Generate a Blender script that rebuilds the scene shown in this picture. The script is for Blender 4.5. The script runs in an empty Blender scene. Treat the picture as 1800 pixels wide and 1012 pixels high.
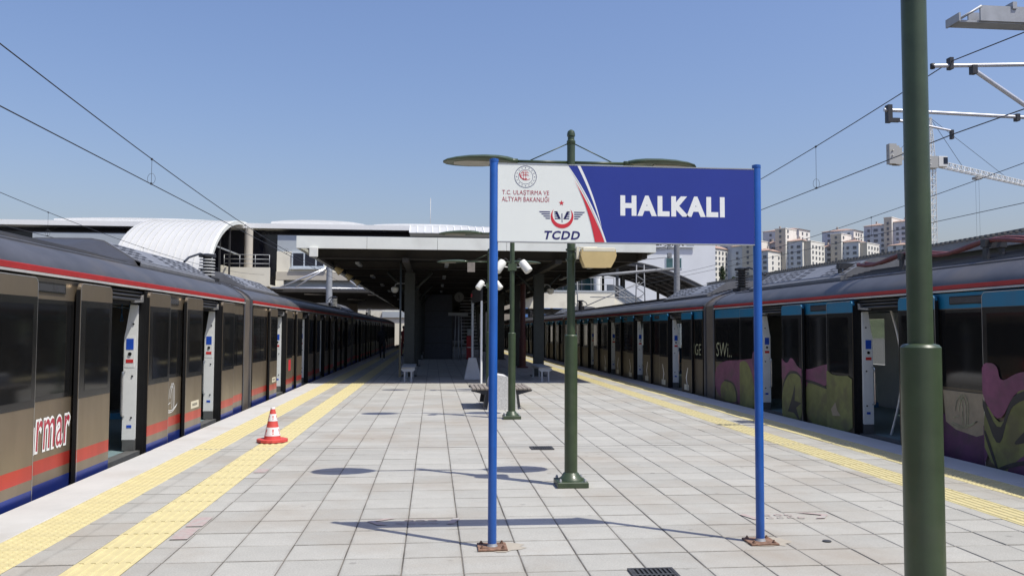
import bpy, bmesh, math, random
from mathutils import Vector, Matrix
random.seed(7)
R = math.radians
scene = bpy.context.scene
COL = scene.collection

# ------------------------------------------------------------------ camera
F_PX, PITCH, YAW, ROLL, EYE = 1463.4, 0.05065, 0.09412, 0.00405, 1.5586
cam_d = bpy.data.cameras.new('camera')
cam_d.sensor_width = 36.0
cam_d.lens = F_PX / 1800 * 36
cam_d.clip_start = 0.05
cam_d.clip_end = 6000
cam = bpy.data.objects.new('camera', cam_d)
COL.objects.link(cam)
fw = Vector((math.sin(YAW) * math.cos(PITCH), math.cos(YAW) * math.cos(PITCH), math.sin(PITCH)))
rt = Vector((math.cos(YAW), -math.sin(YAW), 0))
up = rt.cross(fw)
rt2 = rt * math.cos(ROLL) + up * math.sin(ROLL)
up2 = up * math.cos(ROLL) - rt * math.sin(ROLL)
m = Matrix((rt2, up2, -fw)).transposed().to_4x4()
m.translation = (0, 0, EYE)
cam.matrix_world = m
scene.camera = cam

# ------------------------------------------------------------------ sky, sun, exposure
SUN_TO = Vector((0.432, -0.315, 1.0)).normalized()      # towards the sun
elev = math.asin(SUN_TO.z)
world = bpy.data.worlds.new('World')
scene.world = world
world.use_nodes = True
wn = world.node_tree
bg = wn.nodes['Background']
sky = wn.nodes.new('ShaderNodeTexSky')
sky.sky_type = 'NISHITA'
sky.sun_disc = False
sky.sun_elevation = elev
sky.sun_rotation = math.atan2(SUN_TO.x, SUN_TO.y)
sky.altitude = 50
sky.air_density = 1.6
sky.dust_density = 2.1
sky.ozone_density = 9.0
tint = wn.nodes.new('ShaderNodeVectorMath')      # the camera's white balance: a little less green than the model sky
tint.operation = 'MULTIPLY'
tint.inputs[1].default_value = (1.0, 0.865, 0.935)
wn.links.new(sky.outputs[0], tint.inputs[0])
wn.links.new(tint.outputs[0], bg.inputs[0])
bg.inputs[1].default_value = 0.15
sun_d = bpy.data.lights.new('sun', 'SUN')
sun_d.energy = 4.8
sun_d.angle = R(0.53)
sun_d.color = (1.0, 0.965, 0.865)
sun = bpy.data.objects.new('sun', sun_d)
sun.rotation_euler = (-SUN_TO).to_track_quat('-Z', 'Y').to_euler()
COL.objects.link(sun)
scene.view_settings.view_transform = 'Standard'
scene.view_settings.look = 'None'
scene.view_settings.exposure = 0.0
scene.view_settings.gamma = 1.0
scene.view_settings.use_curve_mapping = False
scene.render.engine = 'CYCLES'
scene.cycles.max_bounces = 8
scene.cycles.diffuse_bounces = 3
scene.cycles.glossy_bounces = 4
scene.cycles.transmission_bounces = 4
scene.cycles.transparent_max_bounces = 8
scene.cycles.caustics_reflective = False
scene.cycles.caustics_refractive = False
scene.cycles.use_denoising = True
scene.cycles.sample_clamp_indirect = 6.0

# ------------------------------------------------------------------ materials
MATS = {}


def mat(name, col, rough=0.6, metal=0.0, var=0.12, scale=6.0, bump=0.0, bscale=120.0, spec=0.5, stain=None, coat=0.0):
    """Principled material; colour broken up by two noises, optional fine bump and optional stain colour."""
    m = bpy.data.materials.new(name)
    m.use_nodes = True
    nt = m.node_tree
    b = nt.nodes['Principled BSDF']
    b.inputs['Roughness'].default_value = rough
    b.inputs['Metallic'].default_value = metal
    b.inputs['Specular IOR Level'].default_value = spec
    b.inputs['Coat Weight'].default_value = coat
    tc = nt.nodes.new('ShaderNodeTexCoord')
    n1 = nt.nodes.new('ShaderNodeTexNoise')
    n1.inputs['Scale'].default_value = scale
    n1.inputs['Detail'].default_value = 6
    n1.inputs['Roughness'].default_value = 0.65
    nt.links.new(tc.outputs['Object'], n1.inputs['Vector'])
    mr = nt.nodes.new('ShaderNodeMapRange')
    mr.inputs[1].default_value = 0.3
    mr.inputs[2].default_value = 0.7
    mr.inputs[3].default_value = 1 - var
    mr.inputs[4].default_value = 1 + var
    nt.links.new(n1.outputs['Fac'], mr.inputs[0])
    mx = nt.nodes.new('ShaderNodeVectorMath')
    mx.operation = 'SCALE'
    mx.inputs[0].default_value = col
    nt.links.new(mr.outputs[0], mx.inputs['Scale'])
    out = mx.outputs[0]
    if stain:
        n2 = nt.nodes.new('ShaderNodeTexNoise')
        n2.inputs['Scale'].default_value = stain[1]
        n2.inputs['Detail'].default_value = 8
        nt.links.new(tc.outputs['Object'], n2.inputs['Vector'])
        mr2 = nt.nodes.new('ShaderNodeMapRange')
        mr2.inputs[1].default_value = stain[2]
        mr2.inputs[2].default_value = stain[2] + 0.15
        mr2.inputs[4].default_value = stain[3]
        nt.links.new(n2.outputs['Fac'], mr2.inputs[0])
        mc = nt.nodes.new('ShaderNodeMix')
        mc.data_type = 'RGBA'
        nt.links.new(mr2.outputs[0], mc.inputs[0])
        nt.links.new(out, mc.inputs[6])
        mc.inputs[7].default_value = (*stain[0], 1)
        out = mc.outputs[2]
    nt.links.new(out, b.inputs['Base Color'])
    if bump:
        n3 = nt.nodes.new('ShaderNodeTexNoise')
        n3.inputs['Scale'].default_value = bscale
        n3.inputs['Detail'].default_value = 4
        nt.links.new(tc.outputs['Object'], n3.inputs['Vector'])
        bp = nt.nodes.new('ShaderNodeBump')
        bp.inputs['Strength'].default_value = bump
        bp.inputs['Distance'].default_value = 0.004
        nt.links.new(n3.outputs['Fac'], bp.inputs['Height'])
        nt.links.new(bp.outputs[0], b.inputs['Normal'])
    MATS[name] = m
    return m


def paving_material():
    """Concrete flags: every flag of the 0.4 m grid has a slightly different tone, plus aggregate speckle and dirt."""
    m = mat('paving', (0.385, 0.374, 0.335), rough=0.85, var=0.06, scale=3.0, bump=0.35, bscale=160)
    nt = m.node_tree
    b = nt.nodes['Principled BSDF']
    old = b.inputs['Base Color'].links[0].from_socket
    geo = nt.nodes.new('ShaderNodeNewGeometry')
    off = nt.nodes.new('ShaderNodeVectorMath')
    off.operation = 'ADD'
    off.inputs[1].default_value = (0.19, -5.436, 5.0)
    nt.links.new(geo.outputs['Position'], off.inputs[0])
    sc_ = nt.nodes.new('ShaderNodeVectorMath')
    sc_.operation = 'SCALE'
    sc_.inputs['Scale'].default_value = 2.5
    nt.links.new(off.outputs[0], sc_.inputs[0])
    flo = nt.nodes.new('ShaderNodeVectorMath')
    flo.operation = 'FLOOR'
    nt.links.new(sc_.outputs[0], flo.inputs[0])
    mulz = nt.nodes.new('ShaderNodeVectorMath')
    mulz.operation = 'MULTIPLY'
    mulz.inputs[1].default_value = (1, 1, 0)
    nt.links.new(flo.outputs[0], mulz.inputs[0])
    wh = nt.nodes.new('ShaderNodeTexWhiteNoise')
    nt.links.new(mulz.outputs[0], wh.inputs['Vector'])
    mr = nt.nodes.new('ShaderNodeMapRange')
    mr.inputs[3].default_value = 0.90
    mr.inputs[4].default_value = 1.06
    nt.links.new(wh.outputs['Value'], mr.inputs[0])
    # aggregate speckle
    sp = nt.nodes.new('ShaderNodeTexNoise')
    sp.inputs['Scale'].default_value = 90
    sp.inputs['Detail'].default_value = 3
    nt.links.new(geo.outputs['Position'], sp.inputs['Vector'])
    mr2 = nt.nodes.new('ShaderNodeMapRange')
    mr2.inputs[1].default_value = 0.3
    mr2.inputs[2].default_value = 0.7
    mr2.inputs[3].default_value = 0.86
    mr2.inputs[4].default_value = 1.14
    nt.links.new(sp.outputs['Fac'], mr2.inputs[0])
    mu = nt.nodes.new('ShaderNodeMath')
    mu.operation = 'MULTIPLY'
    nt.links.new(mr.outputs[0], mu.inputs[0])
    nt.links.new(mr2.outputs[0], mu.inputs[1])
    vs = nt.nodes.new('ShaderNodeVectorMath')
    vs.operation = 'SCALE'
    nt.links.new(old, vs.inputs[0])
    nt.links.new(mu.outputs[0], vs.inputs['Scale'])
    # brownish dirt in broad patches
    dn = nt.nodes.new('ShaderNodeTexNoise')
    dn.inputs['Scale'].default_value = 0.55
    dn.inputs['Detail'].default_value = 7
    dn.inputs['Roughness'].default_value = 0.62
    nt.links.new(geo.outputs['Position'], dn.inputs['Vector'])
    mr3 = nt.nodes.new('ShaderNodeMapRange')
    mr3.inputs[1].default_value = 0.47
    mr3.inputs[2].default_value = 0.70
    mr3.inputs[4].default_value = 0.70
    nt.links.new(dn.outputs['Fac'], mr3.inputs[0])
    mc = nt.nodes.new('ShaderNodeMix')
    mc.data_type = 'RGBA'
    nt.links.new(mr3.outputs[0], mc.inputs[0])
    nt.links.new(vs.outputs[0], mc.inputs[6])
    mc.inputs[7].default_value = (0.30, 0.255, 0.20, 1)
    # grime along the joints and scattered dark spots (gum, drips)
    fr = nt.nodes.new('ShaderNodeVectorMath'); fr.operation = 'FRACTION'
    nt.links.new(sc_.outputs[0], fr.inputs[0])
    pp = nt.nodes.new('ShaderNodeVectorMath'); pp.operation = 'SUBTRACT'; pp.inputs[1].default_value = (0.5, 0.5, 0.5)
    nt.links.new(fr.outputs[0], pp.inputs[0])
    ab = nt.nodes.new('ShaderNodeVectorMath'); ab.operation = 'ABSOLUTE'
    nt.links.new(pp.outputs[0], ab.inputs[0])
    sx = nt.nodes.new('ShaderNodeSeparateXYZ'); nt.links.new(ab.outputs[0], sx.inputs[0])
    mxm = nt.nodes.new('ShaderNodeMath'); mxm.operation = 'MAXIMUM'
    nt.links.new(sx.outputs[0], mxm.inputs[0]); nt.links.new(sx.outputs[1], mxm.inputs[1])
    en = nt.nodes.new('ShaderNodeTexNoise'); en.inputs['Scale'].default_value = 5.0; en.inputs['Detail'].default_value = 6
    nt.links.new(geo.outputs['Position'], en.inputs['Vector'])
    ed = nt.nodes.new('ShaderNodeMath'); ed.operation = 'MULTIPLY_ADD'; ed.inputs[1].default_value = 0.16
    nt.links.new(en.outputs['Fac'], ed.inputs[0]); nt.links.new(mxm.outputs[0], ed.inputs[2])
    er = nt.nodes.new('ShaderNodeMapRange'); er.inputs[1].default_value = 0.515; er.inputs[2].default_value = 0.60; er.inputs[3].default_value = 1.0; er.inputs[4].default_value = 0.80
    nt.links.new(ed.outputs[0], er.inputs[0])
    gn = nt.nodes.new('ShaderNodeTexVoronoi'); gn.inputs['Scale'].default_value = 2.6
    nt.links.new(geo.outputs['Position'], gn.inputs['Vector'])
    gr = nt.nodes.new('ShaderNodeMapRange'); gr.inputs[1].default_value = 0.045; gr.inputs[2].default_value = 0.085; gr.inputs[3].default_value = 0.74; gr.inputs[4].default_value = 1.0
    nt.links.new(gn.outputs['Distance'], gr.inputs[0])
    gm = nt.nodes.new('ShaderNodeMath'); gm.operation = 'MULTIPLY'
    nt.links.new(er.outputs[0], gm.inputs[0]); nt.links.new(gr.outputs[0], gm.inputs[1])
    fv = nt.nodes.new('ShaderNodeVectorMath'); fv.operation = 'SCALE'
    nt.links.new(mc.outputs[2], fv.inputs[0]); nt.links.new(gm.outputs[0], fv.inputs['Scale'])
    nt.links.new(fv.outputs[0], b.inputs['Base Color'])


def banded_paint(name, bands, base, rough=0.26, metal=0.62, spec=0.5):
    """Car paint with flat painted bands by height (object z): bands = [(z_from, colour), ...] rising."""
    m = mat(name, base, rough=rough, metal=metal, var=0.08, scale=1.6, spec=spec)
    nt = m.node_tree
    b = nt.nodes['Principled BSDF']
    var = b.inputs['Base Color'].links[0].from_socket
    tc = nt.nodes.new('ShaderNodeTexCoord')
    sx = nt.nodes.new('ShaderNodeSeparateXYZ')
    nt.links.new(tc.outputs['Object'], sx.inputs[0])
    cur = var
    for z0, z1, c in bands:
        a = nt.nodes.new('ShaderNodeMath'); a.operation = 'GREATER_THAN'; a.inputs[1].default_value = z0
        l = nt.nodes.new('ShaderNodeMath'); l.operation = 'LESS_THAN'; l.inputs[1].default_value = z1
        nt.links.new(sx.outputs[2], a.inputs[0]); nt.links.new(sx.outputs[2], l.inputs[0])
        k = nt.nodes.new('ShaderNodeMath'); k.operation = 'MULTIPLY'
        nt.links.new(a.outputs[0], k.inputs[0]); nt.links.new(l.outputs[0], k.inputs[1])
        mc = nt.nodes.new('ShaderNodeMix'); mc.data_type = 'RGBA'
        nt.links.new(k.outputs[0], mc.inputs[0]); nt.links.new(cur, mc.inputs[6])
        mc.inputs[7].default_value = (*c, 1)
        cur = mc.outputs[2]
    # film of brake dust
    n = nt.nodes.new('ShaderNodeTexNoise'); n.inputs['Scale'].default_value = 3.5; n.inputs['Detail'].default_value = 8
    mp = nt.nodes.new('ShaderNodeMapping'); mp.inputs['Scale'].default_value = (1, 1, 0.25)
    nt.links.new(tc.outputs['Object'], mp.inputs[0]); nt.links.new(mp.outputs[0], n.inputs['Vector'])
    mr = nt.nodes.new('ShaderNodeMapRange'); mr.inputs[1].default_value = 0.35; mr.inputs[2].default_value = 0.75; mr.inputs[4].default_value = 0.28
    nt.links.new(n.outputs['Fac'], mr.inputs[0])
    mc = nt.nodes.new('ShaderNodeMix'); mc.data_type = 'RGBA'
    nt.links.new(mr.outputs[0], mc.inputs[0]); nt.links.new(cur, mc.inputs[6]); mc.inputs[7].default_value = (0.12, 0.10, 0.075, 1)
    nt.links.new(mc.outputs[2], b.inputs['Base Color'])
    rr = nt.nodes.new('ShaderNodeMapRange'); rr.inputs[3].default_value = rough - 0.06; rr.inputs[4].default_value = rough + 0.22
    nt.links.new(n.outputs['Fac'], rr.inputs[0]); nt.links.new(rr.outputs[0], b.inputs['Roughness'])


paving_material()
mat('joint_sand', (0.125, 0.112, 0.093), 0.95, var=0.8, scale=1.7)
mat('joint_strip', (0.40, 0.39, 0.36), 0.8)
mat('coping', (0.50, 0.487, 0.458), 0.8, var=0.07, scale=2.0, bump=0.3, bscale=220, stain=((0.42, 0.39, 0.34), 1.3, 0.52, 0.45))
mat('tactile', (0.58, 0.50, 0.255), 0.7, var=0.10, scale=5.0, bump=0.25, stain=((0.46, 0.40, 0.22), 1.1, 0.52, 0.55))
mat('platform_wall', (0.22, 0.21, 0.20), 0.9, bump=0.4)
mat('ballast', (0.16, 0.14, 0.12), 0.95, var=0.5, scale=9, bump=1.0, bscale=14)
mat('hill_soil', (0.10, 0.11, 0.055), 0.95, var=0.4, scale=0.05)
mat('rail_steel', (0.20, 0.15, 0.12), 0.5, 0.7)
mat('sign_white', (0.83, 0.85, 0.79), 0.35, var=0.03, scale=2)
mat('sign_blue', (0.022, 0.04, 0.27), 0.33, var=0.05, scale=2)
mat('sign_red', (0.62, 0.03, 0.045), 0.4, var=0.04)
mat('sign_navy', (0.022, 0.02, 0.13), 0.4, var=0.04)
mat('sign_crimson', (0.42, 0.035, 0.06), 0.4, var=0.04)
mat('letter_white', (0.86, 0.86, 0.83), 0.45, var=0.03)
mat('post_blue', (0.012, 0.088, 0.35), 0.32, var=0.12, scale=5, coat=0.2)
mat('rust', (0.20, 0.115, 0.075), 0.85, var=0.5, scale=25, bump=0.5)
mat('rust_stain', (0.37, 0.33, 0.265), 0.9, var=0.1)
mat('lamp_green', (0.042, 0.064, 0.029), 0.42, var=0.22, scale=6, coat=0.15, stain=((0.062, 0.075, 0.045), 4, 0.55, 0.6))
mat('lamp_glass', (0.30, 0.28, 0.23), 0.3)
mat('beige_plastic', (0.58, 0.44, 0.20), 0.5, var=0.08)
mat('cream_plastic', (0.74, 0.68, 0.52), 0.5, var=0.05)
mat('white_plastic', (0.74, 0.73, 0.67), 0.45, var=0.06)
mat('black_rubber', (0.009, 0.009, 0.0095), 0.7, var=0.2, spec=0.2)
mat('cable_black', (0.02, 0.02, 0.022), 0.6)
mat('wire', (0.055, 0.055, 0.06), 0.5, 0.3)
mat('galvanised', (0.36, 0.37, 0.38), 0.55, 0.35, var=0.15, scale=4)
mat('gantry_grey', (0.22, 0.225, 0.235), 0.6, 0.2, var=0.15)
mat('aluminium_tube', (0.62, 0.62, 0.63), 0.35, 0.6, var=0.08)
mat('cone_red', (0.60, 0.075, 0.06), 0.5, var=0.12, scale=14, stain=((0.30, 0.06, 0.05), 18, 0.58, 0.5))
mat('cone_white', (0.80, 0.79, 0.77), 0.4, var=0.05)
mat('faded_red', (0.40, 0.315, 0.29), 0.85, var=0.12, scale=30, stain=((0.37, 0.36, 0.325), 12.0, 0.47, 0.95))
mat('drain_iron', (0.06, 0.06, 0.062), 0.6, 0.3, var=0.3, scale=20)
mat('bench_concrete', (0.55, 0.54, 0.51), 0.9, var=0.28, scale=55, bump=0.8, bscale=60)
mat('bench_wood', (0.23, 0.20, 0.17), 0.75, var=0.25, scale=10)
mat('dark_steel', (0.045, 0.045, 0.048), 0.5, 0.3)
mat('pale_steel', (0.40, 0.42, 0.43), 0.5, 0.2, var=0.1)
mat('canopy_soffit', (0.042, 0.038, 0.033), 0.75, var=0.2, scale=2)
mat('canopy_column', (0.035, 0.042, 0.038), 0.5, var=0.2)
mat('canopy_fascia', (0.77, 0.78, 0.72), 0.4, var=0.05, scale=1.5, stain=((0.50, 0.49, 0.44), 0.9, 0.55, 0.4))
mat('maroon', (0.10, 0.03, 0.025), 0.5, var=0.2)
mat('night_blue', (0.065, 0.075, 0.098), 0.5, var=0.15)
mat('clock_face', (0.25, 0.26, 0.25), 0.4)
mat('fire_red', (0.45, 0.02, 0.03), 0.45)
mat('roof_white', (0.52, 0.52, 0.505), 0.45, var=0.04, scale=0.6)
mat('fascia_white', (0.86, 0.86, 0.84), 0.5, var=0.03)
mat('ac_fairing', (0.045, 0.045, 0.05), 0.5, var=0.1)
mat('wall_cream', (0.78, 0.74, 0.62), 0.8, var=0.07, scale=0.7, stain=((0.5, 0.46, 0.38), 0.5, 0.56, 0.5))
mat('wall_beige', (0.50, 0.46, 0.39), 0.85, var=0.08, scale=0.7)
mat('panel_grey', (0.42, 0.46, 0.49), 0.55, var=0.05, scale=0.5)
mat('wall_white', (0.70, 0.72, 0.74), 0.7, var=0.04, scale=0.3)
mat('dark_glass', (0.012, 0.014, 0.026), 0.12, var=0.1)
mat('teal_glass', (0.05, 0.12, 0.13), 0.1, var=0.35, scale=0.8)
mat('window_frame', (0.55, 0.60, 0.64), 0.4)
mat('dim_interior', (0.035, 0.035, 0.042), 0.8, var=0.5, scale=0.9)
mat('vault_steel', (0.06, 0.062, 0.066), 0.5, 0.2, var=0.3, scale=1)
mat('vault_sheet', (0.09, 0.09, 0.09), 0.6, var=0.2)
mat('tower_grey', (0.50, 0.53, 0.58), 0.85, var=0.08, scale=0.15)
mat('tower_cream', (0.74, 0.71, 0.65), 0.85, var=0.06, scale=0.15)
mat('tower_sand', (0.50, 0.46, 0.40), 0.85, var=0.06, scale=0.15)
mat('tower_window', (0.12, 0.13, 0.15), 0.3, var=0.3, scale=0.3)
mat('terracotta', (0.37, 0.25, 0.20), 0.85, var=0.2, scale=1)
mat('crane_white', (0.66, 0.66, 0.63), 0.5)
mat('crane_grey', (0.40, 0.40, 0.38), 0.7)
mat('leaf_dark', (0.05, 0.075, 0.03), 0.8, var=0.4, scale=1.5)
mat('bark', (0.10, 0.07, 0.05), 0.9)
mat('billboard_blue', (0.10, 0.22, 0.50), 0.5, var=0.3, scale=0.6)
# trains
CHAMP = (0.27, 0.215, 0.15)
banded_paint('train_paint', [(-1, 0.07, (0.03, 0.065, 0.36)), (0.168, 0.30, (0.62, 0.055, 0.04))], CHAMP)
banded_paint('train_paint_tagged', [(1.855, 2.06, (0.0, 0.16, 0.30))], (0.10, 0.078, 0.05), rough=0.4, metal=0.2)
mat('train_glass', (0.010, 0.010, 0.010), 0.06, var=0.2, scale=1, spec=0.35)
mat('train_frame', (0.014, 0.0135, 0.013), 0.2, var=0.15)
mat('train_roof', (0.088, 0.088, 0.096), 0.48, 0.25, var=0.22, scale=1.6, stain=((0.15, 0.13, 0.11), 1.0, 0.54, 0.5))
mat('train_stripe', (0.36, 0.017, 0.014), 0.5, var=0.12, scale=3)
mat('train_gutter', (0.48, 0.46, 0.43), 0.4, var=0.15, scale=3)
mat('train_trim', (0.46, 0.45, 0.43), 0.3, 0.6)
mat('train_gangway', (0.115, 0.095, 0.075), 0.55, var=0.25, scale=2)
mat('train_under', (0.02, 0.02, 0.022), 0.8)
mat('pillar_white', (0.72, 0.73, 0.71), 0.4, var=0.05)
mat('label_blue', (0.01, 0.07, 0.45), 0.5)
mat('label_red', (0.55, 0.03, 0.03), 0.5)
mat('label_cream', (0.70, 0.64, 0.48), 0.5, var=0.1, scale=40)
mat('train_floor', (0.16, 0.23, 0.24), 0.55, var=0.1)
mat('train_sill', (0.13, 0.13, 0.125), 0.5, 0.3, var=0.2)
mat('train_inner', (0.66, 0.67, 0.65), 0.6, var=0.05)
mat('seat_blue', (0.01, 0.11, 0.27), 0.6)
mat('pole_steel', (0.72, 0.71, 0.68), 0.3, 0.2)
mat('chrome', (0.65, 0.65, 0.64), 0.18, 0.9)
mat('ac_grey', (0.205, 0.21, 0.225), 0.5, 0.15, var=0.12, scale=3)
mat('ac_skirt', (0.17, 0.17, 0.175), 0.5, 0.2, var=0.15)
mat('ac_slot', (0.035, 0.035, 0.038), 0.6)
mat('cable_red', (0.17, 0.05, 0.045), 0.6, var=0.2, scale=8)
mat('insulator_white', (0.62, 0.62, 0.60), 0.3)
mat('insulator_dark', (0.03, 0.03, 0.033), 0.4)
mat('display_dark', (0.05, 0.05, 0.055), 0.2)
mat('graffiti_olive', (0.145, 0.152, 0.045), 0.6, var=0.35, scale=2.5, stain=((0.095, 0.085, 0.04), 3.2, 0.50, 0.75))
mat('graffiti_pink', (0.16, 0.045, 0.095), 0.6, var=0.35, scale=2.5, stain=((0.09, 0.05, 0.06), 3.6, 0.52, 0.7))
mat('graffiti_purple', (0.085, 0.024, 0.07), 0.6, var=0.35, scale=2.5, stain=((0.05, 0.03, 0.04), 3.0, 0.52, 0.7))
mat('graffiti_black', (0.022, 0.02, 0.02), 0.6, stain=((0.07, 0.065, 0.04), 4.0, 0.58, 0.6))
mat('graffiti_pale', (0.30, 0.30, 0.18), 0.6, var=0.3, stain=((0.06, 0.06, 0.04), 9.0, 0.5, 0.8))
mat('graffiti_beige', (0.27, 0.22, 0.15), 0.6, var=0.15)
mat('skin', (0.45, 0.26, 0.18), 0.6)
mat('cloth_black', (0.02, 0.02, 0.024), 0.9)
mat('cloth_red', (0.40, 0.07, 0.06), 0.9)
mat('cloth_white', (0.6, 0.6, 0.58), 0.9)

# ------------------------------------------------------------------ mesh helpers


class MB:
    """Collects shapes; build() links them as ONE mesh object."""

    def __init__(self):
        self.v, self.f, self.mi, self.sm = [], [], [], []

    def add(self, vs, fs, mi=0, smooth=False):
        o = len(self.v)
        self.v += [tuple(p) for p in vs]
        for f in fs:
            self.f.append([i + o for i in f]); self.mi.append(mi); self.sm.append(smooth)
        return self

    def box(self, x0, x1, y0, y1, z0, z1, mi=0):
        x0, x1 = min(x0, x1), max(x0, x1)
        y0, y1 = min(y0, y1), max(y0, y1)
        z0, z1 = min(z0, z1), max(z0, z1)
        vs = [(x, y, z) for z in (z0, z1) for x, y in ((x0, y0), (x1, y0), (x1, y1), (x0, y1))]
        return self.add(vs, [(3, 2, 1, 0), (4, 5, 6, 7), (0, 1, 5, 4), (1, 2, 6, 5), (2, 3, 7, 6), (3, 0, 4, 7)], mi)

    def cbox(self, x0, x1, y0, y1, z0, z1, c=0.004, mi=0):
        """Box with the upper edges chamfered."""
        vs = [(x0, y0, z0), (x1, y0, z0), (x1, y1, z0), (x0, y1, z0),
              (x0, y0, z1 - c), (x1, y0, z1 - c), (x1, y1, z1 - c), (x0, y1, z1 - c),
              (x0 + c, y0 + c, z1), (x1 - c, y0 + c, z1), (x1 - c, y1 - c, z1), (x0 + c, y1 - c, z1)]
        fs = [(3, 2, 1, 0), (0, 1, 5, 4), (1, 2, 6, 5), (2, 3, 7, 6), (3, 0, 4, 7),
              (4, 5, 9, 8), (5, 6, 10, 9), (6, 7, 11, 10), (7, 4, 8, 11), (8, 9, 10, 11)]
        return self.add(vs, fs, mi)

    def prism(self, pts, a0, a1, axis='y', mi=0, caps=True, smooth=False):
        """Extrude a closed 2-D outline. axis y: pts=(x,z); axis x: pts=(y,z); axis z: pts=(x,y)."""
        def P(p, a):
            return (p[0], a, p[1]) if axis == 'y' else ((a, p[0], p[1]) if axis == 'x' else (p[0], p[1], a))
        n = len(pts)
        vs = [P(p, a0) for p in pts] + [P(p, a1) for p in pts]
        fs = [(i, (i + 1) % n, n + (i + 1) % n, n + i) for i in range(n)]
        self.add(vs, fs, mi, smooth)
        if caps:
            self.add([P(p, a0) for p in pts], [tuple(range(n))], mi)
            self.add([P(p, a1) for p in pts], [tuple(range(n))], mi)
        return self

    def tube(self, p0, p1, r0, r1=None, n=10, mi=0, caps=True):
        r1 = r0 if r1 is None else r1
        return self.path([p0, p1], [r0, r1], n, mi, caps)

    def path(self, pts, r, n=8, mi=0, caps=True, closed=False):
        pts = [Vector(p) for p in pts]
        rs = r if isinstance(r, (list, tuple)) else [r] * len(pts)
        d0 = (pts[1] - pts[0]).normalized()
        ref = Vector((0, 0, 1)) if abs(d0.z) < 0.9 else Vector((1, 0, 0))
        u = d0.cross(ref).normalized()
        vs = []
        for i, p in enumerate(pts):
            a = pts[max(i - 1, 0)]; b = pts[min(i + 1, len(pts) - 1)]
            d = (b - a).normalized()
            u = (u - d * u.dot(d)).normalized()
            w = d.cross(u)
            for k in range(n):
                t = 2 * math.pi * k / n
                vs.append(p + (u * math.cos(t) + w * math.sin(t)) * rs[i])
        fs = []
        for i in range(len(pts) - 1):
            for k in range(n):
                fs.append((i * n + k, i * n + (k + 1) % n, (i + 1) * n + (k + 1) % n, (i + 1) * n + k))
        self.add(vs, fs, mi, n > 5)
        if caps:
            self.add(vs[:n], [tuple(range(n))], mi)
            self.add(vs[-n:], [tuple(range(n))], mi)
        return self

    def lathe(self, prof, cx, cy, n=20, mi=0, cz=0.0):
        """prof: (radius, z) from bottom to top about a vertical axis."""
        vs = []
        for r, z in prof:
            for k in range(n):
                t = 2 * math.pi * k / n
                vs.append((cx + r * math.cos(t), cy + r * math.sin(t), z + cz))
        fs = [(i * n + k, i * n + (k + 1) % n, (i + 1) * n + (k + 1) % n, (i + 1) * n + k)
              for i in range(len(prof) - 1) for k in range(n)]
        self.add(vs, fs, mi, True)
        self.add(vs[:n], [tuple(range(n))], mi)
        self.add(vs[-n:], [tuple(range(n))], mi)
        return self

    def poly(self, pts, mi=0):
        return self.add(pts, [tuple(range(len(pts)))], mi)

    def build(self, name, mats, parent=None, local=False, bevel=0.0, sharp=35):
        me = bpy.data.meshes.new(name)
        off = Vector((0, 0, 0)) if (local or parent is None) else origin(parent)
        me.from_pydata([Vector(p) - off for p in self.v], [], self.f)
        mats = mats if isinstance(mats, (list, tuple)) else [mats]
        for k in mats:
            me.materials.append(MATS[k])
        me.polygons.foreach_set('material_index', self.mi)
        me.polygons.foreach_set('use_smooth', self.sm)
        bm = bmesh.new()
        bm.from_mesh(me)
        bmesh.ops.remove_doubles(bm, verts=bm.verts, dist=1e-5)
        if bevel:
            es = [e for e in bm.edges if len(e.link_faces) == 2 and e.calc_face_angle(0) > R(30)]
            bmesh.ops.bevel(bm, geom=es, offset=bevel, segments=2, profile=0.6, affect='EDGES', clamp_overlap=True)
        bmesh.ops.recalc_face_normals(bm, faces=bm.faces)
        for e in bm.edges:
            if len(e.link_faces) == 2 and e.calc_face_angle(0) > R(sharp):
                e.smooth = False
        bm.to_mesh(me)
        bm.free()
        return link(name, me, parent)


def origin(o):
    p = Vector(o.location)
    while o.parent:
        o = o.parent
        p += Vector(o.location)
    return p


def link(name, me, parent=None):
    o = bpy.data.objects.new(name, me)
    COL.objects.link(o)
    if parent:
        o.parent = parent
    return o


def tag(o, label=None, cat=None, group=None, kind=None):
    for k, v in (('label', label), ('category', cat), ('group', group), ('kind', kind)):
        if v:
            o[k] = v
    return o


def thing(name, label, cat, loc=(0, 0, 0), group=None, rz=0.0):
    o = bpy.data.objects.new(name, None)
    o.empty_display_size = 0.2
    COL.objects.link(o)
    o.location = loc
    o.rotation_euler = (0, 0, rz)
    return tag(o, label, cat, group)


def copy_tree(o, parent=None):
    c = o.copy()
    COL.objects.link(c)
    c.parent = parent
    for ch in [x for x in bpy.data.objects if x.parent == o]:
        copy_tree(ch, c)
    return c


def B(name, m, parent, *a, bevel=0.0):
    return MB().box(*a).build(name, m, parent, bevel=bevel)


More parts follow.
